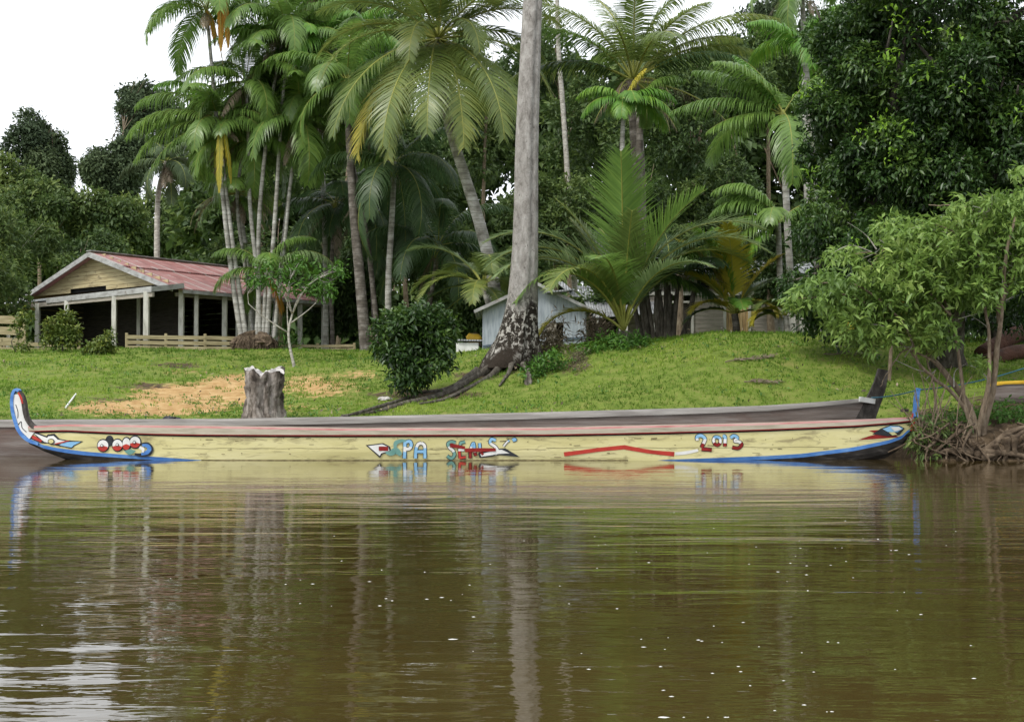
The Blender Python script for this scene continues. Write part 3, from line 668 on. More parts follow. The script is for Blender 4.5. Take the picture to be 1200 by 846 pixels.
def poly(mb, pts, mi, off=.005):
    layer[0] += 1; of = off+.0006*(layer[0] % 12); c = np.mean(pts, 0); n = len(pts)
    mb.add([YB.S(*c, of)]+[YB.S(*p, of) for p in pts], [(0, 1+i, 1+(i+1) % n) for i in range(n)], mi)
PM = [M['b_white'], M['b_ink'], M['b_sky'], M['b_red'], M['b_darkred'], M['b_teal'], M['b_blue'], M['b_yellow']]
W, K, SK, RD, DR, TL, BL, YL = range(8)
def glyph(name, strokes, wd, split, fill):
    mb = MB(); layer[0] = 0
    for s_ in strokes: paint(mb, s_, wd+1.5, K)
    for s_ in strokes: paint(mb, s_, wd, fill, split=split, off=.012)
    return mb
def letter(ms): # merge meshes of one painted word
    mb = MB()
    for m_ in ms: mb.add(m_.v, m_.f); mb.m[-len(m_.f):] = m_.m
    return mb
gs = []
gs.append(glyph('P', [[(474.5, 518), (474.5, 526), (474, 537)], [(474, 518.5), (480, 517), (482, 521), (480, 525.5), (475, 526)]], 3.6, [(523, SK), (528, W)], SK))
gs.append(glyph('A', [[(487, 537), (487.5, 527), (490, 520.5), (494, 519)], [(494, 519), (497.5, 522), (498, 530), (498, 537)], [(489, 529), (493, 529), (496.5, 529)]], 3.4, [(524, W)], SK))
mb0 = MB(); layer[0] = 0
poly(mb0, [(428.5, 521.5), (449, 519), (457, 523), (459, 529), (448, 532), (445.5, 536.5)], K); poly(mb0, [(431.5, 522.5), (448, 520.3), (455, 523.5), (456.5, 528), (447, 531), (445, 534)], W, .012)
poly(mb0, [(444, 523), (455, 523), (455, 528), (444, 528)], DR, .02)
paint(mb0, [(452, 530), (458, 531), (464, 528), (470, 533)], [2, 6, 8, 4], TL, off=.012); paint(mb0, [(463, 525), (464, 519), (470, 516.5), (476, 516.2)], [3, 5, 4, 2], TL, off=.012)
letter([mb0]+gs).build('painted_word', PM, boat)
gs = []
gs.append(glyph('S', [[(534, 519), (529, 517.5), (525, 520), (527, 524.5), (531, 528), (532.5, 533), (529, 537), (524, 534)]], 3.2, [(523, TL), (529, W)], TL))
gs.append(glyph('E', [[(540, 518), (538.5, 527), (539, 537)], [(539, 519), (545, 517.5)], [(539, 527), (544, 527)], [(539, 536.5), (546, 535.5)]], 2.8, [(523, TL), (528, W), (540, RD)], RD))
gs.append(glyph('N', [[(551, 537), (551.5, 527), (555, 519), (556.5, 530), (558, 534)], [(562, 519), (563, 527), (566, 533)]], 3.0, [(524, SK), (529, W), (540, DR)], SK))
gs.append(glyph('S', [[(581, 516), (576, 514.5), (574.5, 519), (580, 523), (583, 528), (580, 532)]], 3.2, [(519, SK), (527, W)], W))
gs.append(glyph('K', [[(590, 523), (594, 518), (597, 516)], [(600, 515), (603, 514), (604.5, 515.5), (601, 516.5)]], 2.0, [(517, SK)], W))
mb0 = MB(); layer[0] = 0
poly(mb0, [(560, 531), (580, 526), (592, 525), (609.5, 535.5), (585, 533), (575, 535), (562, 536.5)], K); poly(mb0, [(563, 532), (580, 527.5), (588, 526.8), (597, 531), (584, 531.7), (574, 533.5), (564, 535)], W, .012)
mb1 = MB(); layer[0] = 0
paint(mb1, [(527.5, 521.5), (536, 523), (545, 524.5)], [5, 4, 3.4], DR, off=.022); paint(mb1, [(545, 527.5), (562, 527), (581, 526.8)], [4.5, 4.4, 3.5], DR, off=.024)
letter(gs+[mb0, mb1]).build('painted_word', PM, boat)
gs = []; SP = [(514, SK), (519, W), (540, DR)]
gs.append(glyph('2', [[(817, 516), (817, 511.5), (822, 510.5), (826, 514), (824.5, 519), (822, 524)], [(822, 526), (828, 526.5), (834, 527)]], 3.6, SP, W))
gs.append(glyph('0', [[(838, 521), (836, 516), (838, 512), (843, 513), (844, 518), (841, 521.5), (837, 520)]], 3.0, SP, W))
gs.append(glyph('1', [[(847, 510.5), (849.5, 512), (849.5, 518), (849.5, 523)]], 3.6, SP, W))
gs.append(glyph('3', [[(856, 513), (860, 510.5), (864, 513), (861, 516.5), (866, 517.5), (869, 521), (865, 525), (858, 524)]], 3.4, SP, W))
letter(gs).build('painted_year', PM, boat)
mb = MB(); layer[0] = 0; paint(mb, [(661, 532.2), (680, 529.8), (704, 526.6), (733, 523.8)], [5, 4.6, 4.6, 5], 0); paint(mb, [(732, 524), (745, 526.4), (765, 529.6), (790, 532)], [5, 4.8, 4.4, 5.4], 0)
mb.build('red_bar', M['b_red'], boat)
mb = MB(); paint(mb, [(791, 531.5), (803, 530.5), (818, 527.5)], [3.5, 4, 3], 0); mb.build('white_patch', M['b_white'], boat)
rs_ = random.Random(9)
for part_ in range(3):
    mb = MB(); layer[0] = 0
    for i in range(16):
        a = rs_.uniform(200, 1000); b_ = rs_.choice((514, 515, 517, 521, 526, 531, 536)) + rs_.uniform(-1, 1); l_ = rs_.uniform(1, 9)
        paint(mb, [(a, b_), (a+l_, b_+rs_.uniform(-.5, .5))], rs_.uniform(.3, 1.1), 0, 4)
    mb.build('scuff', M['b_scuff'], boat)
for yy, xa, xb in ((525.3, 190, 420), (526.5, 470, 640), (524.6, 640, 980), (537, 645, 735)):
    mb = MB(); layer[0] = 2; paint(mb, [(xa+(xb-xa)*i/20, yy-(.006*max(0, xa+(xb-xa)*i/20-800))+.35*math.sin(i*1.7)) for i in range(21)], .42, 0, 60, off=.002); mb.build('plank_seam', M['b_scuff'], boat)
mb = MB(); layer[0] = 1; paint(mb, [(236+i*25, 539.3-.0*i) for i in range(21)], 1.7, 0, 60, off=.003); mb.build('waterline_stain', M['b_scuff'], boat)
mb = MB(); layer[0] = 3
for i in range(26): blob(mb, (170+i*33+rs_.uniform(-3, 3), 513.6 if i % 2 else 515), .55, .55, 0, off=.004)
mb.build('nail', M['b_scuff'], boat)
# rounded four letter word near the prow
mb = MB(); layer[0] = 0
for (cx, cy, rx, ry) in ((121, 522, 7.4, 8), (128.5, 516.5, 5, 6.5), (138, 521.5, 7, 8), (148.5, 520, 6, 8.5), (158.5, 518, 7.6, 8)): blob(mb, (cx, cy), rx, ry, K)
for (cx, cy, rx, ry) in ((121, 522, 6.3, 6.6), (138, 521.5, 5.9, 6.6), (148.5, 520, 4.6, 7), (158.5, 518, 6.2, 6.5)): blob(mb, (cx, cy), rx, ry, W, off=.014); blob(mb, (cx, cy), rx, ry, RD, 15, 165, off=.022)
for (cx, cy) in ((120, 522), (138, 521), (158, 518)): blob(mb, (cx, cy), 1.9, 1.9, K, off=.03); blob(mb, (cx, cy), 1.2, 1.2, W, off=.036)
poly(mb, [(146, 528), (153, 526), (160, 528), (157, 531), (152, 533), (149, 531)], TL, .03)
paint(mb, [(166, 521), (173, 521), (177, 526), (174, 531), (166, 533), (158, 532)], [4, 6, 6.5, 6.5, 4.5, 2], K, off=.012); paint(mb, [(167, 521.5), (173, 522.3), (175.5, 526), (172.5, 530), (166, 532)], [2.5, 4.3, 5, 4.5, 3], BL, off=.02)
paint(mb, [(164, 524), (168, 526), (168, 530)], [3, 4, 2], W, off=.028)
mb.build('painted_word', PM, boat)
mb = MB(); layer[0] = 0
paint(mb, [(33, 509), (40, 513), (48, 517), (55, 519)], [3, 5, 4, 1], K); paint(mb, [(34, 509), (41, 513), (49, 517)], [2, 3.6, 2.6], RD, off=.012)
poly(mb, [(37, 506), (44, 507), (52, 514), (56, 509), (64, 508), (70, 514), (80, 516), (98, 517), (88, 522), (84, 525.5), (66, 522), (50, 518)], K, .004)
poly(mb, [(40, 507.5), (45, 509), (53, 516.5), (57, 511), (63, 510.5), (68, 515), (79, 517), (75, 520), (62, 520), (52, 517.5)], W, .012)
poly(mb, [(76, 517.6), (95, 517.6), (87, 521.5), (84, 524.3), (70, 521.5)], SK, .012); paint(mb, [(65, 520), (74, 518), (82, 516)], [1, 1.6, .8], RD, off=.022)
blob(mb, (60.5, 517), 4, 3.2, K, off=.022); blob(mb, (60.5, 517), 3, 2.4, YL, off=.03)
mb.build('painted_flame', PM, boat)
mb = MB(); layer[0] = 0
poly(mb, [(1006, 515.5), (1018, 511), (1028, 508.5), (1018, 504.5), (1032, 503.5), (1038, 506), (1048, 509), (1053, 512), (1035, 513.5)], DR)
poly(mb, [(1022, 508.5), (1032, 502), (1043, 498), (1054, 498.5), (1060, 502), (1054, 509.5), (1040, 511)], K, .012); poly(mb, [(1034, 502.6), (1043, 499), (1053, 499.5), (1058, 502), (1051, 506.5), (1040, 506)], SK, .02)
poly(mb, [(1043, 500.5), (1053, 500), (1056, 503), (1048, 505.5)], W, .028); poly(mb, [(1041, 506.5), (1047, 506), (1051, 509), (1045, 510)], YL, .028)
mb.build('painted_flame', PM, boat)

GB = Hull([(-140, 493, 501, 545, 550, 553), (0, 492.6, 500.5, 545, 549, 553), (240, 492, 499.5, 546, 549, 553), (400, 489.3, 496.5, 546, 549, 553), (600, 484.8, 491.6, 546, 549, 552), (800, 479.3, 485.5, 545, 548, 550), (900, 476, 481.5, 540, 543, 545), (940, 473.3, 478, 534, 537, 540), (980, 470.3, 474.5, 525, 528, 531), (1008, 468, 472, 512, 515, 518), (1020, 467, 471, 500, 503, 505)], 24.65, .52, 24.2, 3.0)
gboat = thing('dugout_boat', 'long unpainted grey wooden boat with tall dark curved prow, moored behind the yellow boat', 'boat', (-1, 24.65, 0))
GB.build_shell(gboat, [M['g_hull'], M['g_hull'], M['g_hull'], M['b_inside']], 150, rail_mats=[M['g_rail'], M['g_rail'], M['g_rail']])
mb = MB(); ribbon_px(mb, [(1011, 500), (1017, 484), (1025, 466), (1031, 450), (1034.5, 433)], [26, 20, 17, 14.5, 11], 24.62, .1); mb.build('prow', M['g_dark'], gboat)
mb = MB(); mb.box(P(1016, 469, 24.5), (.3, .12, .1), 0, ry=.15); mb.build('white_patch', M['b_white'], gboat)
mb = MB()
for px_ in (100, 330, 560, 770, 930):
    x = (px_-600)*24.2/F; mb.box((x, 24.65, GB.z(x, 1)-.1), (.2, 2*GB.wid(x)-.08, .03))
mb.build('bench', M['g_rail'], gboat)
mb = MB()
for px_ in (150, 420, 690, 900):
    x = (px_-600)*22.55/F; mb.box((x, 22.95, YB.z(x, 1)-.14), (.22, 2*YB.wid(x)-.08, .03))
mb.build('bench', M['b_inside'], boat)

# third boat pulled up on the bank at the right edge
HB = Hull([(1158, 450, 453, 464, 467, 470), (1180, 447, 450, 466, 470, 474), (1250, 445, 449, 470, 474, 478), (1400, 443, 447, 472, 476, 480), (1500, 438, 442, 465, 468, 470)], 26.2, .42, 25.8, 2.6)
b3 = thing('dugout_boat', 'grey boat with a yellow rim drawn up on the bank behind the leaning tree stems', 'boat', (12, 26.2, 1.1))
HB.build_shell(b3, [M['g_hull']]*3+[M['b_inside']], 40, rail_mats=[M['yellowplastic']]*3)
# mooring rope
mb = MB(); p0 = P(1021, 466, 24.5); p1 = P(1075, 457, 22.9); p2 = P(1210, 428, 25.4)
def sag(a, b, s_, n=14): return [a+(b-a)*t-np.array([0, 0, s_*4*t*(1-t)]) for t in np.linspace(0, 1, n)]
mb.tube(sag(p0, p1, .03)+sag(p1, p2, .08)[1:], [.012]*27, 6); tag(mb.build('mooring_rope', M['rope'], None, True, loc=p0), 'thin blue-green mooring rope stretched from the boat prows to the right bank', 'rope')

# ------------------------------------------------------------------ red roofed pavilion
hs_ = thing('pavilion', 'open wooden building on posts with rusty red sheet roof and cream plank gable', 'building', (-16, 53, 3.3))
r_ = np.array([.616, .788, 0]); n_ = np.array([.788, -.616, 0]); C0 = np.array([-13.6, 50.0, 0]); ZE = 5.83; ZR = 7.5; W2 = 5.36; LR = 8.3
Pk = C0-n_*W2+[0, 0, ZR]; A0 = C0-2*n_*W2+[0, 0, ZE]; Ce = C0+[0, 0, ZE]
def uvslope(name, a, b, c, d, mat, par, th=.05, nx=1):
    """sheet roof a-b eave/ridge start, uv in metres: u across the sheets, v down the slope"""
    vs = [a, b, c, d]; me = bpy.data.meshes.new(name); org = np.array(GL[par.name]); up = np.array([0, 0, th])
    V = [tuple(np.array(q)-org) for q in vs]+[tuple(np.array(q)-org-up) for q in vs]
    me.from_pydata(V, [], [(0, 1, 2, 3), (7, 6, 5, 4), (0, 4, 5, 1), (1, 5, 6, 2), (2, 6, 7, 3), (3, 7, 4, 0)]); me.materials.append(mat)
    uv = me.uv_layers.new(name='UVMap'); lu = np.linalg.norm(np.array(b)-np.array(a)); lv = np.linalg.norm(np.array(d)-np.array(a)); q4 = [(0, 0), (lu, 0), (lu, lv), (0, lv)]
    for i, p in enumerate(me.polygons):
        for j, li in enumerate(p.loop_indices): uv.data[li].uv = q4[me.loops[li].vertex_index % 4]
    o = bpy.data.objects.new(name, me); col.objects.link(o); o.parent = par; GL[o.name] = tuple(org); return o
ov = -r_*.45
dn = (Ce-Pk); dn = dn/np.linalg.norm(dn)
mdl = Pk+dn*2.4; Ed = Ce+dn*.5
# right slope in two courses of sheets, the upper lapping the lower
def tilt(i): return np.array([0, 0, .0])
rf = uvslope('roof', Pk+ov+[0, 0, .06], Pk+r_*LR+[0, 0, .06], Pk+r_*LR+dn*2.5+[0, 0, .06], Pk+ov+dn*2.5+[0, 0, .06], M['redroof'], hs_)
uvslope('roof', Pk+ov+dn*2.4, Pk+r_*LR+dn*2.4, Ed+r_*LR, Ed+ov, M['redroof'], hs_)
dl = A0-Pk; dl = dl/np.linalg.norm(dl); Al = A0+dl*1.15
uvslope('roof', Pk+ov+[0, 0, .03], Pk+r_*LR+[0, 0, .03], Al+r_*LR, Al+ov, M['redroof'], hs_)
mb = MB(); mb.beam(Pk+ov*1.05+[0, 0, .11], Pk+r_*LR+[0, 0, .11], .35, .04); mb.build('ridge_cap', M['fascia'], rf)
mb = MB(); mb.beam(Pk+ov*1.08+[0, 0, -.05], Ed+ov*1.08+[0, 0, -.05], .04, .2); mb.beam(Pk+ov*1.08+[0, 0, -.052], Al+ov*1.08+[0, 0, -.05], .04, .2); mb.build('barge_board', M['fascia'], hs_)
mb = MB(); mb.beam(Ed+[0, 0, -.1], Ed+r_*LR+[0, 0, -.1], .03, .14); mb.build('fascia', M['fascia'], hs_)
# gable planks
mb = MB(); nb = 9; slot = None
for i in range(nb):
    z0 = ZE+.12+i*(ZR-ZE-.12)/nb; z1 = z0+(ZR-ZE-.12)/nb-.012; f0 = 1-(z0-ZE)/(ZR-ZE)
    hw = W2*f0*.985; cc = C0-n_*W2
    segs = [(-hw, hw)]
    if i == 0: segs = [(-hw, -1.25), (1.75-.1, hw)]; segs = [(-hw, -.9-1.2), (.6, hw)]
    random.seed(i); 
    for (a, b_) in segs:
        cut = random.uniform(a+.2*(b_-a), b_-.2*(b_-a))
        for (q0, q1) in ((a, cut-.006), (cut+.006, b_)):
            mb.beam(cc+n_*q0+[0, 0, (z0+z1)/2], cc+n_*q1+[0, 0, (z0+z1)/2], .03+.006*random.random(), z1-z0)
mb.build('gable_wall', M['planks_cream'], hs_)
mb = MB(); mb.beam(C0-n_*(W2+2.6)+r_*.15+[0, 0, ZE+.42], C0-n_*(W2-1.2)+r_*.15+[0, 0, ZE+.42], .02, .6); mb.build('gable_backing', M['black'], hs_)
# porch canopy below the gable
cf = -r_*1.5
pa = A0+[0, 0, .0]-n_*1.5; pb = Ce+n_*.55+[0, 0, .02]
mb = MB(); mb.add([pa, pb, pb+cf-[0, 0, .3], pa+cf-[0, 0, .3], pa-[0, 0, .05], pb-[0, 0, .05], pb+cf-[0, 0, .35], pa+cf-[0, 0, .35]], [(0, 3, 2, 1), (4, 5, 6, 7), (0, 1, 5, 4), (1, 2, 6, 5), (2, 3, 7, 6), (3, 0, 4, 7)])
mb.build('porch_roof', M['zinc'], hs_)
mb = MB(); mid = pa+(pb-pa)*.42; mb.beam(mid+cf*1.02-[0, 0, .36], pb+cf*1.02-[0, 0, .3], .04, .22); mb.beam(pb+cf*1.02-[0, 0, .3], pb+[0, 0, -.05], .04, .2); mb.build('fascia', M['fascia'], hs_)
mb = MB(); mb.beam(pa+cf*.97-[0, 0, .5], pb+cf*.97-[0, 0, .5], .1, .18); mb.beam(Ce+[0, 0, -.35], Ce+r_*LR+[0, 0, -.3], .1, .15); mb.build('beam', M['planks_grey'], hs_)
# posts
zf = 3.1
def post(px_, d, ztop, wd=.16):
    x = (px_-600)*d/F; q = MB(); q.beam((x, d, float(gz(x, d)[0])-.2), (x+.02, d, ztop), wd, wd, up=(0, 1, 0)); return q.build('post', M['post'], hs_)
o_ = pa+cf; e_ = pb+cf
for t in (.18, .36, .535, .8): 
    q = o_+(e_-o_)*t; post(600+F*q[0]/q[1], q[1], ZE-.42, .17)
q = e_-n_*.4; post(600+F*q[0]/q[1], q[1], ZE-.35, .2)
for i, s_ in enumerate((.2, .95, 2.4, 3.1, 3.8, 5.2, 6.6, 8.0)):
    q = C0+r_*s_+n_*.1; post(600+F*q[0]/q[1], q[1], ZE-.15, .15 if i % 2 else .19)
for s_ in (1.5, 4.5, 7.5):
    q = C0+r_*s_-n_*4.6; post(600+F*q[0]/q[1], q[1], ZE+.2, .15)
# dark back and left plank walls, floor
mb = MB()
def wallq(m_, a, b, z0, z1, nb=12, th=.03):
    for i in range(nb):
        h0 = z0+(z1-z0)*i/nb; h1 = z0+(z1-z0)*(i+1)/nb-.008
        m_.beam((*a[:2], (h0+h1)/2), (*b[:2], (h0+h1)/2), th, h1-h0)
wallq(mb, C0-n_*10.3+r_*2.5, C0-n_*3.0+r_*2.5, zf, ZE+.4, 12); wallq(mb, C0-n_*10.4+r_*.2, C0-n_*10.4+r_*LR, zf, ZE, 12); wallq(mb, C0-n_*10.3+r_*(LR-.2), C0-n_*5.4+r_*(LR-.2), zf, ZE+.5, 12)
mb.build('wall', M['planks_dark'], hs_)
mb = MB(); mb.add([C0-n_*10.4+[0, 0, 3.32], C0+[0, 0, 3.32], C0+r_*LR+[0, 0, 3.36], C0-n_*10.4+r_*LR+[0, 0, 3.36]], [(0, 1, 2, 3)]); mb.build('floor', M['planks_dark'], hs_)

# railings in front of the pavilion
def railing(name, label, pts, zoff, nr, ph):
    base = G(*pts[0]); t = thing(name, label, 'fence', base, 'low plank railings by the pavilion'); 
    g_ = [G(*p) for p in pts]; mb = MB()
    for i in range(len(g_)-1):
        for k_ in range(nr):
            z = zoff+k_*ph/max(1, nr); mb.beam(g_[i]+[0, 0, z], g_[i+1]+[0, .02*k_, z+random.uniform(-.02, .02)], .035, ph/nr*.72)
    mb.build('rail', M['fence'], t)
    for i, g in enumerate(g_):
        mb = MB(); mb.beam(g-[0, -.06, .2], g+[0, .06, zoff+ph*.92], .1, .1, up=(0, 1, 0)); mb.build('post', M['fence'], t)
random.seed(4)
railing('railing', 'low cream plank railing running from the pavilion corner post to the palm clump', [(148, 48.4), (194, 48.6), (240, 48.8), (280, 49.2)], .08, 3, .62)
railing('railing', 'low plank railing at the left frame edge beyond the shrubs', [(-60, 49), (-10, 49), (28, 49)], .35, 3, 1.3)
railing('railing', 'single low plank kerb rail left of the shrubs by the pavilion', [(-60, 47.2), (0, 47.2), (50, 47.4), (92, 47.6)], .02, 2, .42)
railing('railing', 'low weathered rail between sapling and the dark palm trunk behind', [(318, 50.5), (372, 50.5), (415, 50.5)], .05, 2, .3)

# ------------------------------------------------------------------ pale blue shed
DS = 41.0; sh = thing('shed', 'small pale blue metal shed with zinc gable roof behind the thick trunk', 'shed', G(630, DS))
def q3(px, py, d=DS): return P(px, py, d)
mb = MB()
def panel(m_, pts, th=.04):
    n = len(pts); vs = [np.array(p) for p in pts]+[np.array(p)+[0, th, 0] for p in pts]
    m_.add(vs, [tuple(range(n)), tuple(range(2*n-1, n-1, -1))]+[(i, n+i, n+(i+1) % n, (i+1) % n) for i in range(n)])
panel(mb, [q3(566, 425), q3(640, 425), q3(640, 341), q3(632, 336), q3(566, 361)]); panel(mb, [q3(640, 378), q3(660, 378), q3(660, 349), q3(640, 341)]); panel(mb, [q3(660, 425), q3(688, 425), q3(686, 362), q3(660, 349)])
for x0 in (566, 687): mb.beam(q3(x0, 393, DS)+[0, 1.6, 0], q3(x0, 393, DS)+[0, .05, 0], .04, 1.8)
# side walls going back
for px_, yt in ((566, 361), (687, 362)):
    a = q3(px_, 425); b_ = q3(px_, yt); mb.add([a, a+[0, 3, 0], b_+[0, 3, 0], b_], [(0, 1, 2, 3)])
mb.build('wall', M['bluewall'], sh)
mb = MB(); panel(mb, [q3(641, 425, DS+.02), q3(652, 425, DS+.02), q3(652, 379, DS+.02), q3(641, 379, DS+.02)], .03); mb.build('door', M['planks_grey'], sh)
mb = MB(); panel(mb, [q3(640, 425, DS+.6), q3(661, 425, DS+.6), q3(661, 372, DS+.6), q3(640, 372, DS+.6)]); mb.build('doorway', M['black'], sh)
mb = MB(); mb.beam(q3(661, 397.5, DS-.03), q3(686, 395.5, DS-.03), .02, .07); mb.build('stripe', M['bluestrip'], sh); mb = MB(); mb.beam(q3(566, 406, DS-.03), q3(585, 403.5, DS-.03), .02, .07); mb.build('stripe', M['bluestrip'], sh)
pk = q3(628, 333); e1 = q3(697, 366); e0 = q3(556, 366); bk = np.array([.0, 3.4, 0]); fo = np.array([0, -.25, 0])
def sheet(name, a, b, c, d, mat, par, th=.03):
    m_ = MB(); v = [np.array(q) for q in (a, b, c, d)]; m_.add(v+[q-[0, 0, th] for q in v], [(0, 1, 2, 3), (7, 6, 5, 4), (0, 4, 5, 1), (1, 5, 6, 2), (2, 6, 7, 3), (3, 7, 4, 0)]); return m_.build(name, mat, par)
sheet('roof', pk+fo, e1+fo, e1+bk, pk+bk, M['zinc'], sh); sheet('roof', e0+fo, pk+fo, pk+bk, e0+bk, M['zinc'], sh)
mb = MB(); mb.beam(pk+fo*1.1, e1+fo*1.1, .03, .1); mb.beam(pk+fo*1.1-[0, 0, .004], e0+fo*1.1, .03, .1); mb.build('barge_board', M['fascia'], sh)
mb = MB(); mb.beam(q3(640, 343, DS-.3), q3(672, 340, DS-.2), .5, .04); mb.beam(q3(655, 330, DS+.2), q3(676, 348, DS-.3), .35, .03); mb.build('loose_sheet', M['zinc'], sh)
# low lean-to with battered zinc roof to the right of it
lt = thing('lean_to', 'low lean-to with battered white zinc roof between shed and young coconut palm', 'shed', G(730, DS+1))
ya = DS+.8
sheet('roof', P(694, 372, ya), P(772, 366, ya), P(768, 338, ya+2.6), P(676, 335, ya+2.6), M['zinc'], lt)
for px_ in (700, 734, 768):
    mb = MB(); mb.beam(P(px_, 420, ya+.1), P(px_, 370, ya+.1), .09, .09, up=(0, 1, 0)); mb.build('post', M['post'], lt)
mb = MB(); wallq(mb, P(690, 400, ya+2.5), P(775, 400, ya+2.5), 2.9, 4.2, 7); mb.build('wall', M['planks_dark'], lt)
# white chest beside it
ct = thing('chest', 'low white chest under a dark sheet left of the blue shed', 'chest', G(548, 42))
mb = MB(); c_ = P(548, 414, 42); mb.box((c_[0], 42, c_[2]+.13), (.75, .6, .42)); mb.build('body', M['whitepaint'], ct)
mb = MB(); mb.box((c_[0]+.32, 42, c_[2]+.42), (1.35, .8, .05), 0, ry=.02); mb.build('lid', M['zinc'], ct)
mb = MB(); c_ = P(557, 398, 43); ybk = thing('jerrycan', 'small yellow plastic container lying on top behind the white chest', 'container', c_)
mb.tube([c_+[-.3, 0, .02], c_+[-.22, 0, .06], c_+[.1, 0, .02], c_+[.2, 0, -.02]], [.08, .17, .17, .1], 12); mb.build('body', M['yellowplastic'], ybk, True)
mb = MB(); mb.tube([c_+[.2, 0, -.02], c_+[.27, 0, -.04]], [.045, .045], 8); mb.build('cap', M['b_red'], ybk)
# shelf under the container
mb = MB(); mb.box(P(556, 405, 43)+[0, 0, -.02], (1.3, .5, .05)); 
for s_ in (-.55, .55): mb.box(P(556, 405, 43)+[s_, 0, -.4], (.06, .06, .74))
tag(mb.build('shelf', M['planks_dark'], None, loc=P(556, 420, 43)), 'dark plank shelf holding the small yellow container', 'shelf')

# ------------------------------------------------------------------ timber house at the right
DT = 43.0; th_ = thing('timber_house', 'weathered grey timber house with plank walls half hidden by palms at right', 'house', G(850, DT))
mb = MB(); zt = P(0, 346, DT)[2]; zb = 3.0
def hx(px): return (px-600)*DT/F
wallq(mb, (hx(812), DT), (hx(848), DT), zb, zt, 13, .04); wallq(mb, (hx(878), DT), (hx(975), DT), zb, zt, 13, .04); wallq(mb, (hx(735), DT), (hx(784), DT), zb, zt, 13, .04)
mb.build('wall', M['planks_grey'], th_)
mb = MB(); nv = 8
for i in range(nv):
    x = hx(850)+(hx(877)-hx(850))*(i+.5)/nv; mb.box((x, DT-.01*(i % 2), (zb+zt)/2-.1), ((hx(877)-hx(850))/nv-.012, .04, zt-zb-.25))
mb.build('shutter', M['planks_yellow'], th_)
mb = MB()
for i in range(4):
    x = hx(786)+(hx(809)-hx(786))*(i+.5)/4; mb.box((x, DT+.06, (zb+P(0, 356, DT)[2])/2), ((hx(809)-hx(786))/4-.01, .04, P(0, 356, DT)[2]-zb))
mb.build('door', M['planks_dark'], th_)
mb = MB()
for px_ in (785, 811, 849, 878): mb.box((hx(px_), DT-.06, (zb+zt)/2), (.09, .08, zt-zb))
mb.beam((hx(735), DT-.075, zt+.05), (hx(975), DT-.075, zt+.05), .1, .12); mb.beam((hx(786), DT-.05, P(0, 354, DT)[2]), (hx(811), DT-.05, P(0, 354, DT)[2]), .05, .07); mb.build('frame', M['post'], th_)
zu = P(0, 318, DT)[2]; mb = MB()
n_v = 34
for i in range(n_v):
    x = hx(735)+(hx(975)-hx(735))*(i+.5)/n_v; pp = 600+F*x/DT
    if 822 < pp < 832: continue
    mb.box((x, DT+.5+.01*(i % 3), (zt+zu)/2+.1), ((hx(975)-hx(735))/n_v-.012, .03, zu-zt))
mb.build('upper_wall', M['planks_grey'], th_)
mb = MB(); mb.box((hx(827), DT+.6, (zt+zu)/2), (.5, .03, zu-zt+.2)); mb.build('window', M['black'], th_)
zr_ = P(0, 322, DT)[2]
sheet('roof', (hx(725), DT-.5, zr_), (hx(985), DT-.5, zr_), (hx(980), DT+3, zr_+1.0), (hx(730), DT+3, zr_+1.0), M['zinc'], th_, .04)
mb = MB()
for px_ in (740, 970): mb.add([(hx(px_), DT, zb), (hx(px_), DT+4, zb), (hx(px_), DT+4, zu), (hx(px_), DT, zu)], [(0, 1, 2, 3)])
mb.build('side_wall', M['planks_grey'], th_)
# pale concrete posts behind leaning tree
for i, (px_, lb) in enumerate(((927, 'pale upright concrete post left of its twin under the leaning tree leaves'), (941, 'pale upright concrete post right of its twin under the leaning tree leaves'))):
    g = G(px_, 36); mb = MB(); mb.beam(g-[0, 0, .1], g+[0, 0, .62], .22, .2, up=(0, 1, 0)); mb.beam(g+[0, 0, .6], g+[0, 0, .66], .27, .25, up=(0, 1, 0)); tag(mb.build('post', M['post'], None, loc=g), lb, 'post', 'pale posts at the top of the bank')

# ------------------------------------------------------------------ stump, logs, debris
rng = np.random.RandomState(8)
g = G(307, 28.3); st = thing('tree_stump', 'tall weathered grey tree stump with jagged pale top standing behind the boats', 'stump', g)
NS = 48; NR = 26; H = P(0, 434, 28.3)[2]-g[2]; vs = []
for i in range(NR):
    t = i/(NR-1); r = .39+.15*(1-t)**3-.03*math.sin(t*5); 
    for j in range(NS):
        a = 2*PI*j/NS; rr = r*(1+.13*math.sin(3*a+1+t)+.09*math.sin(7*a+2.5*t*2)+.07*math.sin(11*a+t*3)+(rng.rand()-.5)*.1-.12*max(0, math.sin(5*a+2.2*math.sin(t*3)))**8-.1*max(0, math.sin(9*a+1.5*math.sin(t*5)+2))**6)
        zz = t*H+(.0 if t < .85 else (t-.85)/.15*(.05*math.sin(2*a+1)+.045*math.sin(5*a)+.04*math.sin(9*a)+.05*rng.rand()))
        vs.append((g[0]+math.cos(a)*rr+.05*t, g[1]+math.sin(a)*rr, g[2]-.15+zz+.1))
mb = MB(); mb.add(vs, [(i*NS+j, i*NS+(j+1) % NS, (i+1)*NS+(j+1) % NS, (i+1)*NS+j) for i in range(NR-1) for j in range(NS)]); mb.build('trunk', M['stump'], st, True)
ring = vs[-NS:]; c_ = np.mean(ring, 0); tv = [tuple(c_+[0, 0, -.05])]; fs = []
for fr_ in (.5, .8): tv += [tuple(c_+(np.array(q)-c_)*fr_+[0, 0, rng.uniform(-.07, .05)]) for q in ring]
tv += [tuple(q) for q in ring]
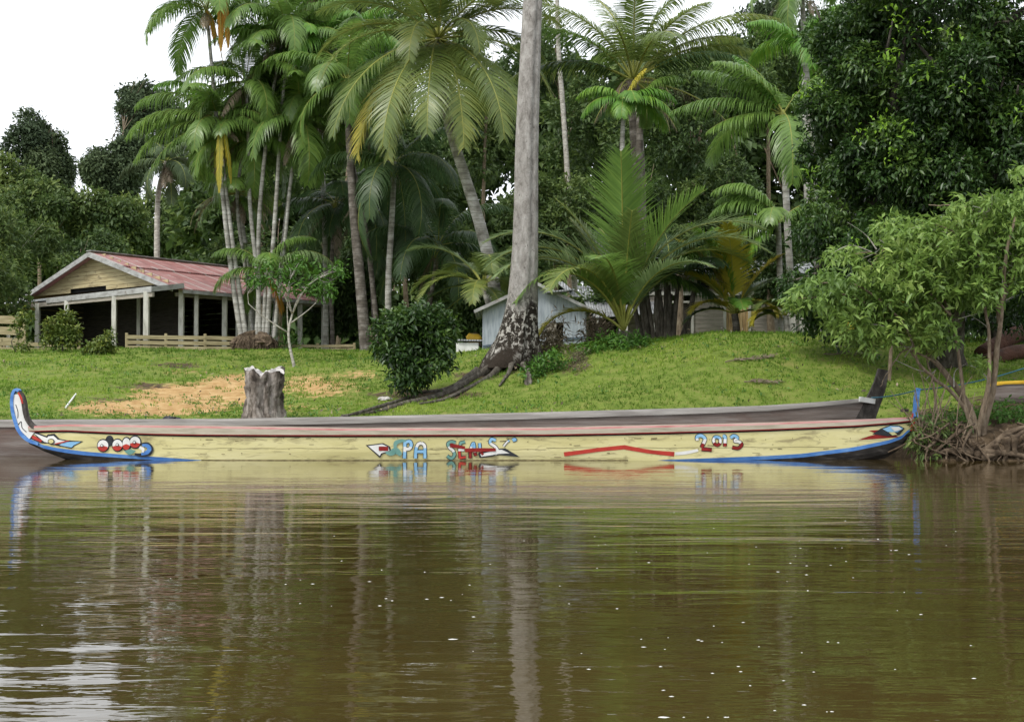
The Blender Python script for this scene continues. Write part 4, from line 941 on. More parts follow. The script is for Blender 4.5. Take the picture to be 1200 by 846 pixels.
fs = [(0, 1+j, 1+(j+1) % NS) for j in range(NS)]+[(1+k_*NS+j, 1+(k_+1)*NS+j, 1+(k_+1)*NS+(j+1) % NS, 1+k_*NS+(j+1) % NS) for k_ in (0, 1) for j in range(NS)]
mb = MB(); mb.add(tv, fs); mb.tube([c_+[-.22, -.12, -.12], c_+[-.26, -.14, .06], c_+[-.24, -.1, .12]], [.09, .07, .02], 7, rough=.4); mb.tube([c_+[.2, -.14, -.1], c_+[.24, -.12, .05]], [.1, .06], 7, rough=.4); mb.build('broken_top', M['stumptop'], st)

def lump(mb, c, r, seed, n=14, m=9, amp=.3, mi=0):
    rg = np.random.RandomState(seed); r = np.array(r, float); vs = []
    for i in range(m):
        ph = PI*i/(m-1)
        for j in range(n):
            th = 2*PI*j/n; k_ = 1+amp*(rg.rand()-.5)+amp*.5*math.sin(3*th+seed+ph*2); vs.append((c[0]+math.sin(ph)*math.cos(th)*r[0]*k_, c[1]+math.sin(ph)*math.sin(th)*r[1]*k_, c[2]+math.cos(ph)*r[2]*k_))
    mb.add(vs, [(i*n+j, (i+1)*n+j, (i+1)*n+(j+1) % n, i*n+(j+1) % n) for i in range(m-1) for j in range(n)], mi)
g = G(198, 28.2); mb = MB(); lump(mb, g+[0, 0, .05], (.14, .1, .07), 3); lump(mb, g+[.14, 0, .04], (.1, .07, .05), 5, amp=.6)
tag(mb.build('bag', noisy('black_plastic', [(.3, (.01, .01, .012)), (.7, (.04, .04, .05))], 9, rough=.35, bd=.01), None, loc=g), 'crumpled black plastic bag lying on the grass left of the stump', 'bag')
g = G(83, 31); mb = MB(); mb.tube([G(77, 30)+[0, 0, .02], G(89, 32.5)+[0, 0, .06]], [.025, .02], 6); tag(mb.build('stick', M['whitepaint'], None, loc=g), 'pale straight stick lying on the grass below the two shrubs', 'stick')
mb = MB(); g = G(452, 31.5); lump(mb, g+[0, 0, .02], (.2, .16, .06), 9); tag(mb.build('rag', M['stumptop'], None, loc=g), 'pale grey rag on dark soil left of the glossy bush', 'rag')
mb = MB(); g = G(388, 27.6); mb.tube([G(384, 27.6)+[0, 0, .12], G(400, 27.8)+[0, 0, .16], G(430, 28.6)+[0, 0, .14], G(455, 30)+[0, 0, .08], G(480, 31)+[0, 0, .05]], [.02, .03, .04, .05, .04], 7, rough=.3); mb.tube([G(392, 27.6)+[0, 0, .14], G(391, 27.5)-[0, 0, .1]], [.025, .02], 6)
tag(mb.build('fallen_branch', M['bark_dark'], None, True, loc=g), 'thin dark branch lying low on the grass right of the stump', 'branch')
# pile under the trees at the right
mb = MB(); g = G(1105, 32); mb.tube([P(1082, 372, 32), P(1100, 378, 31.8), P(1122, 384, 31.6)], [.13, .16, .12], 10, rough=.15); mb.tube([P(1090, 388, 31.8), P(1118, 378, 32), P(1132, 376, 32)], [.1, .12, .09], 9, rough=.15)
tag(mb.build('log', noisy('bleached_log', [(.3, (.16, .16, .165)), (.6, (.34, .34, .35))], 6), None, True, loc=g), 'bleached grey log lying under the leaning tree on the shaded bank', 'log')
for i, (a, b_, r) in enumerate(((P(1150, 415, 33), P(1215, 385, 34), .22), (P(1155, 425, 32.5), P(1220, 412, 33.2), .2))):
    mb = MB(); mb.tube(smooth_path([a, (a+b_)/2+[0, 0, .1], b_], 8), [r]*8, 12, rough=.12, seed=i); o = mb.build('log', noisy('rusty_log%d' % i, [(.3, (.03, .016, .01)), (.6, (.08, .036, .022))], 3, bd=.04), None, True, loc=a)
    tag(o, ['upper reddish brown log in the shade at the right frame edge', 'lower reddish brown log in the shade at the right frame edge'][i], 'log', 'reddish logs on the right bank')

# ------------------------------------------------------------------ thick tall trunk with flaking base
g = G(600, 33.6); bt = thing('tall_tree', 'tall thick grey trunk with dark flaking flared base in the centre, crown above the frame', 'tree', g)
dt = 33.6; NS = 40
ctl = [(596, 432, 40), (599, 422, 38), (602, 410, 33), (606, 390, 26), (611, 360, 21), (613, 330, 18.5), (615, 290, 17), (616, 240, 16), (617, 170, 15.5), (620, 90, 14.5), (624, 0, 13), (628, -90, 12.3), (632, -190, 11.6)]
ctl = [(a, b, c*.86) for a, b, c in ctl]
cp = smooth_path(ctl, 60); vs = []; rg = np.random.RandomState(4)
for i, (a, b, r) in enumerate(cp):
    c = P(a, b, dt); rm = r*dt/F; fl = max(0, (rm-.42)/.4)
    for j in range(NS):
        an = 2*PI*j/NS; k_ = 1+.05*math.sin(2*an+i*.07)+.09*math.sin(5*an+i*.05)*min(1, .35+fl)+.14*fl*math.sin(3*an+.7)+.03*(rg.rand()-.5)-.16*math.exp(-((an-5.3)/.16)**2)
        vs.append((c[0]+math.cos(an)*rm*k_, c[1]+math.sin(an)*rm*k_*.95, c[2]))
mb = MB(); mb.add(vs, [(i*NS+(j+1) % NS, i*NS+j, (i+1)*NS+j, (i+1)*NS+(j+1) % NS) for i in range(59) for j in range(NS)])
zmin = min(v[2] for v in vs); vs_loc = mb.v; mb.build('trunk', M['bigtrunk'], bt, True)
mb = MB()
def groot(pts, r, seed, lift=.03):
    q = smooth_path([G(*p)+[0, 0, lift*(1 if i else 6)] for i, p in enumerate(pts)], 22); 
    q[:, 2] = np.maximum(q[:, 2], gz(q[:, 0], q[:, 1])-.02+.0); mb.tube(q, np.linspace(r, r*.25, 22), 9, rough=.25, seed=seed)
groot([(585, 33.4), (560, 32.7), (535, 31.9), (505, 31), (470, 30), (440, 29.2), (400, 28.5)], .13, 1)
groot([(590, 33.2), (575, 32.4), (550, 31.5), (520, 30.4), (490, 29.6)], .1, 2); groot([(610, 33.2), (622, 32.5), (640, 31.9)], .1, 3); groot([(600, 33), (595, 32), (585, 31)], .08, 6)
groot([(560, 32.7), (540, 32.4), (520, 32.1), (490, 31.9)], .12, 8)
mb.build('root', M['bark_dark'], bt, True)
rng = np.random.RandomState(31)
C, O, T = lobes_to_sprigs([PL(640, -330, dt, 170, 80, 3.2), PL(520, -290, dt, 90, 60, 2)], 500, rng)
V, Fc, TT = leafcloud(C, O, 7, .2, .4, rng, tints=T); fastmesh('crown', V, Fc, TT, M['forest_mid'], bt)
# weeds mound right of the trunk
def weeds(name, label, cat, lobes, n, L, asp, mat, seed, base, group=None, k=5, droop=.3):
    rng = np.random.RandomState(seed); C, O, T = lobes_to_sprigs(lobes, n, rng, 8, .5); V, Fc, TT = leafcloud(C, O, k, L, asp, rng, droop, tints=T)
    o = fastmesh(name, V, Fc, TT, M[mat], None, loc=base); return tag(o, label, cat, group)
def gl(px, d, rx, rz, up=0): c = G(px, d)+[0, 0, up]; return (*c, rx, rx, rz)
weeds('weed_patch', 'low leafy green weeds on the mound right of the thick trunk', 'weeds', [gl(628, 31.3, .38, .28, .1), gl(655, 31.9, .3, .3, .12), gl(640, 31.7, .3, .2, .3)], 220, .13, .4, 'weed', 2, G(640, 31.3))
weeds('weed_patch', 'brown dry fern clump on the bank in front of the shed door', 'weeds', [gl(672, 32.3, .25, .22, .15), gl(678, 31.4, .22, .12, .05)], 120, .16, .12, 'dead', 3, G(672, 32.2))
weeds('weed_patch', 'dry brown brush heaped before the shed door beside the thick trunk', 'brush', [gl(652, 37, .35, .5, .3), gl(700, 37.5, .5, .35, .3), gl(640, 35, .25, .4, .3)], 260, .3, .12, 'dead', 5, G(652, 37))
weeds('weed_patch', 'bright green weeds growing around the base of the young coconut palm', 'weeds', [gl(715, 33.6, .5, .2, .1), gl(690, 33, .35, .15, .1), gl(745, 34, .4, .2, .1)], 240, .16, .3, 'weed', 4, G(715, 33.4))
g = G(619, 31.0); mb = MB(); lump(mb, g+[0, 0, .1], (.1, .09, .2), 12); tag(mb.build('rock', M['stump'], None, True, loc=g), 'small upright grey rock beside the leafy weed mound', 'rock')

rng = np.random.RandomState(41); n = 2600; d = np.sqrt(rng.uniform(26.5**2, 46**2, n)); u = rng.uniform(-60, 1240, n); x = (u-600)*d/F; keep = fbm(x*.8+9, d*.8, 3) > .5+.1*rng.rand(n); x, d = x[keep], d[keep]
C = np.stack([x, d, gz(x, d)+.03], 1); V, Fc, TT = leafcloud(C, np.tile([0, -.2, .8], (len(C), 1)), 7, .085, .5, rng, -.1, .8, tints=.3+rng.rand(len(C))*.4, sprig=.05)
tag(fastmesh('ground_weeds', V, Fc, TT, M['weed'], None, loc=(0, 30, 1)), 'small broad leaved weeds scattered through the grass of the bank', 'weeds', kind='stuff')
C = np.stack([x[::3]+.3, d[::3], gz(x[::3]+.3, d[::3])+.02], 1); V, Fc, TT = leafcloud(C, np.tile([0, 0, .3], (len(C), 1)), 3, .1, .45, rng, .0, .8, tints=rng.rand(len(C)), sprig=.1)
tag(fastmesh('leaf_litter', V, Fc, TT, M['dead'], None, loc=(0, 30, 1)), 'scattered dry fallen leaves on the grassy bank', 'leaves', kind='stuff')

# ------------------------------------------------------------------ broadleaf trees behind
FG = 'rainforest trees behind the clearing'
def fb(px, py, d, rx, ry, n, label, mat='forest', L=.3, asp=.42, seed=0, extra=(), group=FG, base_px=None, tr=.16, **kw):
    if px < 260 and d >= 62: k_ = 2.4; d *= k_; L *= k_; tr *= 1.5; extra = [(a, b_, dd*k_, r1, r2) for a, b_, dd, r1, r2 in extra]; kw = {q: v for q, v in kw.items() if q != 'trunk_top'}; kw['trunk_top'] = P(px, py+8, d)
    lobes = [PL(px, py, d, rx, ry)]+[PL(a, b_, d+dd, r1, r2) for a, b_, dd, r1, r2 in extra]
    bx = base_px if base_px is not None else px; g = G(bx, d)
    return broadleaf(kw.pop('name', 'broadleaf_tree'), label, 'tree', g, lobes, n, L, asp, mat, seed or int(px*7+py), group=group, trunk_r=tr, **kw)
fb(46, 200, 92, 42, 56, 3600, 'tall dark dome shaped tree standing against the sky at far left', 'far', .34, .5, extra=((44, 168, 0, 28, 30), (62, 235, 0, 26, 30), (22, 230, 0, 22, 30)), tr=.3, k=8)
fb(137, 188, 88, 38, 42, 3000, 'dark round crowned tree on a slim bare pale trunk against the sky', 'far', .32, .5, extra=((120, 200, 1, 22, 20), (160, 180, 0, 20, 24)), tr=.2, bark='bark_pale', trunk_top=P(137, 205, 88), k=8)
fb(172, 138, 98, 34, 40, 2400, 'darker tree just behind the round crowned one, half hidden by palm fronds', 'far', .34, .5, extra=((195, 165, 0, 30, 40), (160, 115, 0, 24, 18)), tr=.25, k=8)
fb(12, 300, 62, 52, 55, 1500, 'pale green tangled tree at the left edge behind the pavilion', 'forest_mid', .32, .3, bark='bark_pale')
fb(70, 262, 72, 55, 42, 1300, 'mid green bushy tree rising behind the left half of the pavilion roof', 'forest_mid', .34)
fb(130, 275, 74, 52, 40, 1300, 'mid green leafy tree directly behind the pavilion ridge', 'forest_mid', .34)
fb(190, 268, 77, 50, 44, 1200, 'rounded green tree between the pavilion roof and the white stem', 'forest_mid', .36)
fb(235, 250, 80, 46, 40, 1000, 'green tree behind the left stems of the palm clump', 'forest_mid', .38)
fb(5, 235, 75, 46, 46, 1000, 'olive leafy tree under the dome shaped tree at left edge', 'forest_mid', .38, seed=77)
fb(95, 300, 64, 46, 30, 900, 'dark low tree tight against the back of the pavilion', 'forest', .3)
fb(-40, 340, 52, 60, 70, 1200, 'leafy tree overhanging the railing at the left frame edge', 'forest_mid', .28)
fb(330, 300, 66, 70, 60, 1500, 'dark tree filling the space behind the palm clump stems', 'forest', .32)
fb(310, 190, 72, 80, 60, 1300, 'dark forest tree seen between the drooping fronds of the palm clump', 'forest', .36)
fb(395, 45, 80, 42, 50, 1000, 'dark distant tree top beside the sky at upper left of centre', 'far', .42, extra=((440, 60, 0, 40, 50),))
fb(390, 340, 58, 60, 50, 1500, 'dark understory tree behind the sapling and the single tall palms', 'forest', .28, seed=91)
fb(440, 270, 62, 55, 60, 1300, 'dark forest tree behind the crooked pair of palm trunks', 'forest', .3)
fb(500, 290, 56, 58, 58, 1600, 'dark leafy tree directly behind the glossy round bush', 'forest', .27)
fb(480, 190, 66, 70, 60, 1300, 'forest tree shaded by the big coconut crown', 'forest', .32)
fb(560, 350, 50, 40, 40, 900, 'dark low tree behind the blue shed', 'forest', .25)
fb(570, 120, 72, 60, 90, 1300, 'mid green forest tree between coconut crown and thick trunk', 'forest_mid', .34)
fb(650, 250, 58, 60, 70, 1800, 'dense green tree behind the thin white stem', 'forest', .26)
fb(670, 150, 64, 60, 70, 1400, 'deep green tree top right of the thick trunk', 'forest', .3, extra=((650, 60, 2, 50, 50),))
fb(760, 260, 54, 62, 60, 1900, 'dark leafy tree above the young coconut palm', 'forest', .25)
fb(800, 150, 60, 85, 80, 2400, 'large dark rounded tree under the long arching frond', 'forest', .28, extra=((845, 100, 2, 60, 50),))
fb(850, 250, 52, 60, 60, 1900, 'fine leaved dark tree left of the stacked palm fronds', 'forest', .23)
fb(900, 340, 46, 60, 50, 1600, 'dark bushy tree behind the timber house', 'forest', .22)
fb(900, 90, 66, 60, 50, 1500, 'dark tree top below the pale lacy tree', 'forest', .3)
fb(925, 20, 95, 55, 28, 420, 'pale lacy distant tree against the sky at top right', 'far', .4, .45, extra=((890, 30, 0, 25, 18),))
fb(810, 330, 47, 50, 40, 1000, 'low dark tree above the timber house roof', 'forest', .22, seed=63)
fb(795, 292, 41.8, 38, 22, 700, 'small dark tree overhanging the timber house roof at its door side', 'forest', .18, seed=201)
fb(905, 318, 41.5, 34, 34, 900, 'small dark tree hiding the right end of the timber house roof', 'forest', .18, seed=202)
fb(705, 350, 43.6, 30, 16, 400, 'low dark shrubby tree behind the shed and lean-to', 'forest', .18, seed=203)
fb(460, 30, 85, 60, 60, 700, 'hazy green tree behind the top of the coconut crown', 'forest_mid', .45, seed=14)
# far wood behind everything
rng = np.random.RandomState(77); lobes = []
for px_ in range(-300, 1700, 46):
    top = 235 if px_ < 250 else (110 if px_ < 620 else 75)
    if px_ > 880: top = 40
    if 90 < px_ < 235: top = 262
    for py_ in range(int(top)+30, 420, 55): lobes.append(PL(px_+rng.uniform(-15, 15), py_+rng.uniform(-12, 12), 96+rng.uniform(-4, 8) if py_ < 330 else 84, 40, 40) if px_ > 250 else PL(px_, py_+12, 255, 34, 34))
LL = [[l for l in lobes if l[1] < 200], [l for l in lobes if l[1] >= 200]]
C, O, T = lobes_to_sprigs(LL[0], 34000, rng, 8); V, Fc, TT = leafcloud(C, O, 5, .9, .55, rng, tints=T)
C, O, T = lobes_to_sprigs(LL[1], 8000, rng, 8); V2, F2, T2 = leafcloud(C, O, 5, 2.2, .55, rng, tints=T); Fc = np.concatenate([Fc, F2+len(V)]); V = np.concatenate([V, V2]); TT = np.concatenate([TT, T2])
tag(fastmesh('forest', V, Fc, TT, M['forest'], None, loc=(0, 95, 4)), 'dark far-off rainforest closing the view behind all the trees', 'forest', kind='stuff')

# big glossy tree at the right
rng = np.random.RandomState(6)
bl = [PL(980, 250, 31, 62, 70), PL(955, 330, 31, 50, 50), PL(1010, 160, 30.5, 75, 70), PL(1040, 70, 30, 80, 70), PL(1000, 20, 31, 55, 50), PL(1090, 190, 29.5, 85, 80), PL(1130, 90, 29, 85, 80), PL(1060, 290, 29.5, 70, 60), PL(1150, 260, 29, 70, 60), PL(1190, 170, 28.5, 70, 70), PL(1200, 40, 28.5, 70, 80), PL(1100, -30, 29, 110, 70), PL(1040, 360, 30.5, 60, 40), PL(1160, 350, 31, 80, 40), PL(1260, 120, 29, 90, 120), PL(1270, 290, 29, 80, 80), PL(985, 380, 31.5, 45, 25)]
acc = [P(760+400*.6+a, b_, 28.2-.3*rng.rand()) for a, b_ in ()]+[P(a, b_, dd) for a, b_, dd in ((1046, 15, 27.8), (1052, 30, 27.9), (1085, 34, 27.6), (1040, 66, 28.2), (1049, 62, 28), (1081, 78, 27.3), (1008, 158, 28.5), (1036, 140, 28.1), (1044, 178, 28.1), (1033, 148, 28.3), (949, 200, 29.3), (941, 110, 29.3), (1130, 95, 26.4), (1193, 128, 26.2), (1060, 150, 27.6), (1000, 285, 28.2), (958, 97, 29.4), (1112, 40, 26.8))]
broadleaf('broadleaf_tree', 'huge dark glossy leaved tree filling the upper right corner', 'tree', G(1110, 32), bl, 19000, .165, .42, 'glossy', 66, trunk_r=.4, bark='bark_dark', k=7, sub=14, droop=.5, subr=.36, accents=acc)
rng = np.random.RandomState(9)
broadleaf('broadleaf_tree', 'dark shaded tree behind the logs under the huge glossy tree', 'tree', G(1180, 36), [PL(1120, 330, 37, 90, 60), PL(1210, 350, 37, 90, 60), PL(1030, 330, 38, 60, 50)], 2200, .24, .42, 'glossy', 19, trunk_r=.2, bark='bark_dark')

# leaning light green tree on the right bank
lt_ = thing('leaning_tree', 'light green tree with many thin bare stems leaning over the water at the right bank', 'tree', P(1142, 536, 22.8))
mb = MB(); D0 = 22.9
stems = [([(1141, 537), (1140, 510), (1136, 485), (1118, 455), (1095, 425), (1070, 395), (1040, 372), (1000, 362)], .085), ([(1146, 537), (1152, 500), (1162, 460), (1168, 410), (1176, 350), (1180, 300), (1192, 255)], .075), ([(1143, 520), (1148, 490), (1158, 450), (1160, 400), (1154, 350), (1150, 300), (1120, 262)], .05),
 ([(1140, 505), (1130, 470), (1124, 420), (1115, 370), (1090, 320), (1050, 285)], .045), ([(1137, 490), (1120, 462), (1092, 440), (1075, 420), (1060, 380), (1010, 335), (960, 330)], .04), ([(1170, 380), (1165, 330), (1140, 290), (1110, 270), (1080, 262)], .035),
 ([(1104, 500), (1095, 470), (1088, 430), (1080, 400)], .03), ([(1095, 425), (1060, 412), (1040, 440), (1032, 455)], .02), ([(1040, 372), (1000, 350), (965, 348), (935, 352)], .025), ([(1180, 300), (1160, 262), (1130, 240), (1090, 236)], .03), ([(1115, 370), (1075, 330), (1030, 300), (1000, 300)], .025), ([(1176, 350), (1200, 300), (1215, 250)], .035), ([(1075, 420), (1050, 400), (1020, 400), (1000, 405)], .018), ([(1120, 300), (1080, 285), (1040, 290), (1020, 310)], .02)]
for i, (s_, r) in enumerate(stems):
    dd = [D0+.25*math.sin(i*2.1+k_*.5)*k_/3 for k_ in range(len(s_))]; q = smooth_path([P(a, b_, d_) for (a, b_), d_ in zip(s_, dd)], 24)
    q += np.cumsum(np.random.RandomState(i).randn(24, 3)*.008, 0); mb.tube(q, np.linspace(r, r*.3, 24), 8, rough=.1, seed=i)
mb.build('stem', M['bark_brown'], lt_, True)
rngb = np.random.RandomState(5); mb = MB()
for i in range(46):
    s_ = stems[rngb.randint(0, len(stems))][0]; k_ = rngb.randint(len(s_)//2, len(s_)); a, b_ = s_[k_-1]; q0 = P(a+rngb.randn()*6, b_+rngb.randn()*6, D0+.1); e = q0+np.array([rngb.uniform(-.9, .3), rngb.uniform(-.6, .5), rngb.uniform(-.35, .6)])
    mb.tube(smooth_path([q0, (q0+e)/2+rngb.randn(3)*.08, e], 8), np.linspace(.014, .004, 8), 5)
mb.build('twig', M['bark_pale'], lt_)
ll = [(948, 352, 26, 14), (975, 335, 30, 17), (1000, 372, 38, 22), (1030, 350, 42, 28), (1045, 318, 44, 22), (1020, 395, 32, 18), (1062, 385, 34, 18), (1080, 345, 42, 26), (1080, 295, 44, 22), (1060, 268, 36, 14), (1112, 268, 40, 18), (1120, 315, 42, 28), (1150, 245, 40, 16), (1160, 285, 40, 24), (1188, 262, 34, 22), (1190, 318, 34, 24), (1200, 235, 34, 12), (1143, 345, 34, 18), (1095, 402, 16, 10), (1225, 290, 40, 40), (1215, 205, 30, 10), (1108, 388, 14, 18), (1150, 425, 8, 6), (990, 300, 22, 9)]
rng = np.random.RandomState(15); C = []; O = []; T = []
for (a, b_, rx, ry) in ll:
    n = int(rx*ry*.085)+5; rr = np.sqrt(rng.rand(n)); an = rng.uniform(0, 2*PI, n); px_ = a+np.cos(an)*rr*rx; py_ = b_+np.sin(an)*rr*ry*.9; d_ = D0+rng.randn(n)*.45+rng.uniform(-.3, .3)
    C.append(np.stack([(px_-600)*d_/F, d_, CAMZ+(HOR-py_)*d_/F], 1)); O.append(np.stack([rng.randn(n)*.5-.3, rng.randn(n)*.5-.2, rng.uniform(0, .8, n)], 1)); T.append(np.full(n, .5+rng.randn()*.1)+rng.randn(n)*.1)
V, Fc, TT = leafcloud(np.concatenate(C), nrm(np.concatenate(O)), 9, .185, .34, rng, .6, .8, tints=np.concatenate(T), sprig=.06); fastmesh('crown', V, Fc, TT, M['light'], lt_)
# roots and dead branches along the water edge
mb = MB(); rg = np.random.RandomState(2)
for i in range(75):
    px_ = rg.uniform(1072, 1235); d_ = 22.25+rg.rand()*.5; a = P(px_, rg.uniform(492, 528), d_+.1); ln = rg.uniform(.3, 1.0); e = a+np.array([rg.uniform(-.7, .7), -rg.uniform(.05, .4), -rg.uniform(.15, .6)]); e[2] = max(e[2], -.1)
    m1 = (a+e)/2+rg.randn(3)*.12; r = rg.uniform(.01, .04); mb.tube(smooth_path([a, m1, e], 9), np.linspace(r, r*.4, 9), 6, rough=.3, seed=i)
for c_ in ([(1142, 535), (1165, 520), (1180, 508), (1210, 498)], [(1150, 537), (1172, 528), (1190, 512), (1205, 500)], [(1140, 530), (1110, 528), (1085, 538)], [(1150, 530), (1175, 530), (1200, 535), (1225, 540)], [(1165, 520), (1168, 530), (1160, 541)], [(1178, 512), (1180, 528), (1175, 541)], [(1190, 510), (1188, 525), (1194, 541)]):
    q = smooth_path([P(a, b_, 22.35+.04*k_) for k_, (a, b_) in enumerate(c_)], 14); mb.tube(q, np.linspace(.07, .035, 14), 8, rough=.25)
mb.build('root', M['root'], lt_, True)
# thin dead upright branches
mb = MB()
for i in range(30):
    px_ = rg.uniform(1068, 1140); a = P(px_, rg.uniform(515, 540), 22.6+rg.rand()*.3); h = rg.uniform(.4, 1.5); e = a+np.array([rg.uniform(-.7, .5), rg.uniform(-.2, .2), h]); m1 = (a+e)/2+rg.randn(3)*.1
    mb.tube(smooth_path([a, m1, e], 9), np.linspace(.018, .005, 9), 5, rough=.2, seed=i)
g = P(1100, 538, 22.7); tag(mb.build('dead_branches', M['bark_brown'], None, loc=g), 'tangle of thin bare dead branches standing at the water beside the boat stern', 'branches', kind='stuff')
weeds('shrub', 'grey-green leafy plant hanging to the water right of the boat stern', 'shrub', [PL(1088, 520, 22.5, 20, 22, .3), PL(1078, 505, 22.8, 10, 16, .2), PL(1110, 505, 22.8, 20, 20, .3)], 150, .13, .32, 'forest_mid', 41, P(1088, 540, 22.5), droop=.8)
weeds('weed_patch', 'low weeds on the dark bank above the tangled roots at right', 'weeds', [gl(1130, 24.5, .7, .12, .08), gl(1180, 24, .7, .15, .1), gl(1090, 24.6, .4, .12, .05), gl(1200, 23.6, .5, .15, .1)], 420, .11, .35, 'weed', 43, G(1150, 24.3))

# ------------------------------------------------------------------ shrubs near the viewer side
def shrub(label, px, d, lobes, n, L, asp, mat, seed, bark='bark_dark', tr=.04, group=None, **kw): return broadleaf('shrub', label, 'shrub', G(px, d), lobes, n, L, asp, mat, seed, group, tr, bark, **kw)
shrub('dense dark glossy round bush on the bank left of the thick trunk', 487, 31.3, [PL(485, 385, 31.3, 36, 26), PL(462, 400, 31.2, 22, 26), PL(512, 398, 31.5, 24, 24), PL(490, 420, 31.1, 34, 24), PL(480, 440, 31, 24, 14), PL(500, 368, 31.4, 16, 14), PL(468, 372, 31.4, 12, 12), PL(530, 382, 31.5, 10, 12), PL(446, 410, 31.2, 8, 12), PL(520, 425, 31.3, 9, 10)], 1000, .19, .38, 'glossy', 51, tr=.06, k=8, droop=.5)
shrub('larger yellow-green shrub in front of the pavilion posts', 73, 45.3, [PL(72, 386, 45.3, 20, 14), PL(60, 398, 45.2, 12, 11), PL(85, 396, 45.3, 13, 12), PL(78, 372, 45.4, 9, 6)], 520, .17, .4, 'shrub', 52)
shrub('smaller yellow-green shrub right beside the larger one by the pavilion', 120, 43.8, [PL(118, 406, 43.8, 14, 10), PL(126, 397, 43.8, 8, 6), PL(110, 414, 43.7, 10, 6)], 300, .16, .4, 'shrub', 53)
shrub('thin straggly young plant with reddish leaves at the left edge', 23, 45, [PL(22, 385, 45, 7, 12), PL(24, 408, 45, 6, 10), PL(30, 372, 45, 5, 6)], 60, .2, .35, 'shrub', 54, tr=.02)
sap = broadleaf('sapling', 'slim sapling with pale forked stem in front of the palm clump', 'tree', G(346, 40), [PL(325, 322, 40, 18, 13), PL(350, 312, 40.2, 18, 12), PL(372, 330, 40, 20, 14), PL(395, 318, 40, 12, 8), PL(340, 338, 39.8, 16, 8), PL(300, 328, 39.8, 9, 6), PL(385, 342, 40, 12, 8)], 190, .2, .36, 'weed', 55, None, .055, 'bark_pale', trunk_top=P(348, 352, 40), k=6)
weeds('weed_patch', 'spiky green tuft growing beside the right end of the pavilion', 'weeds', [gl(333, 49.6, .3, .4, .35)], 40, .5, .08, 'weed', 47, G(333, 49.6), droop=0)

# ------------------------------------------------------------------ palms: the clump left of centre
AG = 'slender palms in the clump right of the pavilion'
root = G(300, 49.2)
mb = MB(); lump(mb, root+[0, 0, .22], (.85, .7, .45), 21, 26, 14, .35)
rgm = np.random.RandomState(4)
for i in range(260):
    a = rgm.uniform(0, 2*PI); q = root+np.array([math.cos(a)*.75, math.sin(a)*.65, rgm.uniform(.1, .5)]); mb.tube([q, q+[math.cos(a)*.15, math.sin(a)*.15, -.2], q+[math.cos(a)*.2, math.sin(a)*.2, -.5]], [.02, .015, .01], 4)
tag(mb.build('root_mound', M['root'], None, loc=root), 'brown fibrous root mound at the foot of the palm clump', 'roots')
def clump(label, pts, r0, r1, fr, seed, L=3.2, mat='acai', own=(), n=11, **kw):
    d = kw.pop('d', 49.2)
    path = [P(a, b_, d+.12*i) for i, (a, b_) in enumerate(pts)]; kw.setdefault('skirt', 14)
    global _last
    _last = palm('palm_tree', label, kw.pop('group', AG), path, r0, r1, [], 'acai', mat, seed, kw.pop('bark', 'palm_bark'), n_rand=n, L=L, own=own, **kw)
    return _last
clump('slender palm rising highest at left with hanging orange dead frond', [(285, 408), (274, 340), (262, 240), (252, 120), (243, 22)], .125, .065, 0, 201, 3.8, n=15, own=[(300, -35, 50, 2.2, 'orange', 'hang'), (20, -65, 20, 2.4, 'orange', 'hang')], erange=(0, 78))
put_frond(_last, P(262, -12, 48.4), 'hang', 2.5, 300, -70, 14, 'orange', 7003); put_frond(_last, P(258, -10, 48.3), 'hang', 2.4, 290, -80, 8, 'orange', 7004)
clump('slender palm with lower spreading crown and bright yellow hanging frond', [(290, 408), (282, 350), (272, 280), (262, 200), (257, 152)], .125, .06, 0, 202, 3.3, n=10, own=[(180, 25, 85, 4.2), (175, 50, 95, 4.0, 'acai'), (185, 0, 65, 4.0), (200, -20, 50, 3.8), (170, 70, 100, 3.6, 'bright'), (5, 40, 110, 2.9), (-20, 30, 100, 2.8), (270, -80, 8, 2.5, 'yellow', 'hang'), (350, -76, 10, 2.1, 'yellow', 'hang'), (10, 10, 95, 2.6)], droop=(80, 115))
put_frond(bpy.data.objects['palm_tree.001'] if 0 else _last, P(258, 146, 48.2), 'hang', 2.7, 275, -82, 6, 'yellow', 7001); put_frond(_last, P(262, 148, 48.25), 'hang', 2.3, 330, -76, 10, 'yellow', 7002)
clump('slender palm leaning right with a crown high above the clump', [(300, 408), (303, 350), (304, 250), (318, 120), (333, 40)], .12, .06, 0, 203, 3.7, n=15)
clump('slender palm standing upright in the middle of the clump', [(305, 408), (302, 330), (293, 240), (291, 160), (289, 108)], .11, .06, 0, 204, 3.7, n=15, erange=(-30, 70))
clump('slender palm of the clump with a bright green upper crown', [(312, 408), (317, 330), (324, 230), (331, 120), (338, 72)], .115, .06, 0, 205, 3.6, 'acai', n=15, own=[(0, 60, 100, 3.2, 'bright'), (180, 60, 100, 3, 'bright'), (300, 50, 110, 3, 'bright')])
clump('outer right slender palm leaning out from the clump', [(320, 408), (326, 350), (334, 280), (342, 200), (350, 150)], .1, .055, 0, 206, 3.5, n=12, own=[(0, 55, 95, 3.8), (-10, 30, 100, 3.6), (10, 70, 100, 3.8), (350, 5, 70, 3.2)], skirt=22)
clump('short young palm of the clump with fronds hanging over the stems', [(308, 408), (310, 360), (312, 318)], .1, .07, 0, 207, 3.0, n=5, erange=(20, 80), own=[(0, 50, 105, 3.2, 'coco_pale'), (-10, -55, 30, 1.8, 'orange'), (150, -30, 60, 2.0, 'acai'), (180, 60, 100, 2.6, 'acai')], shaft=False)
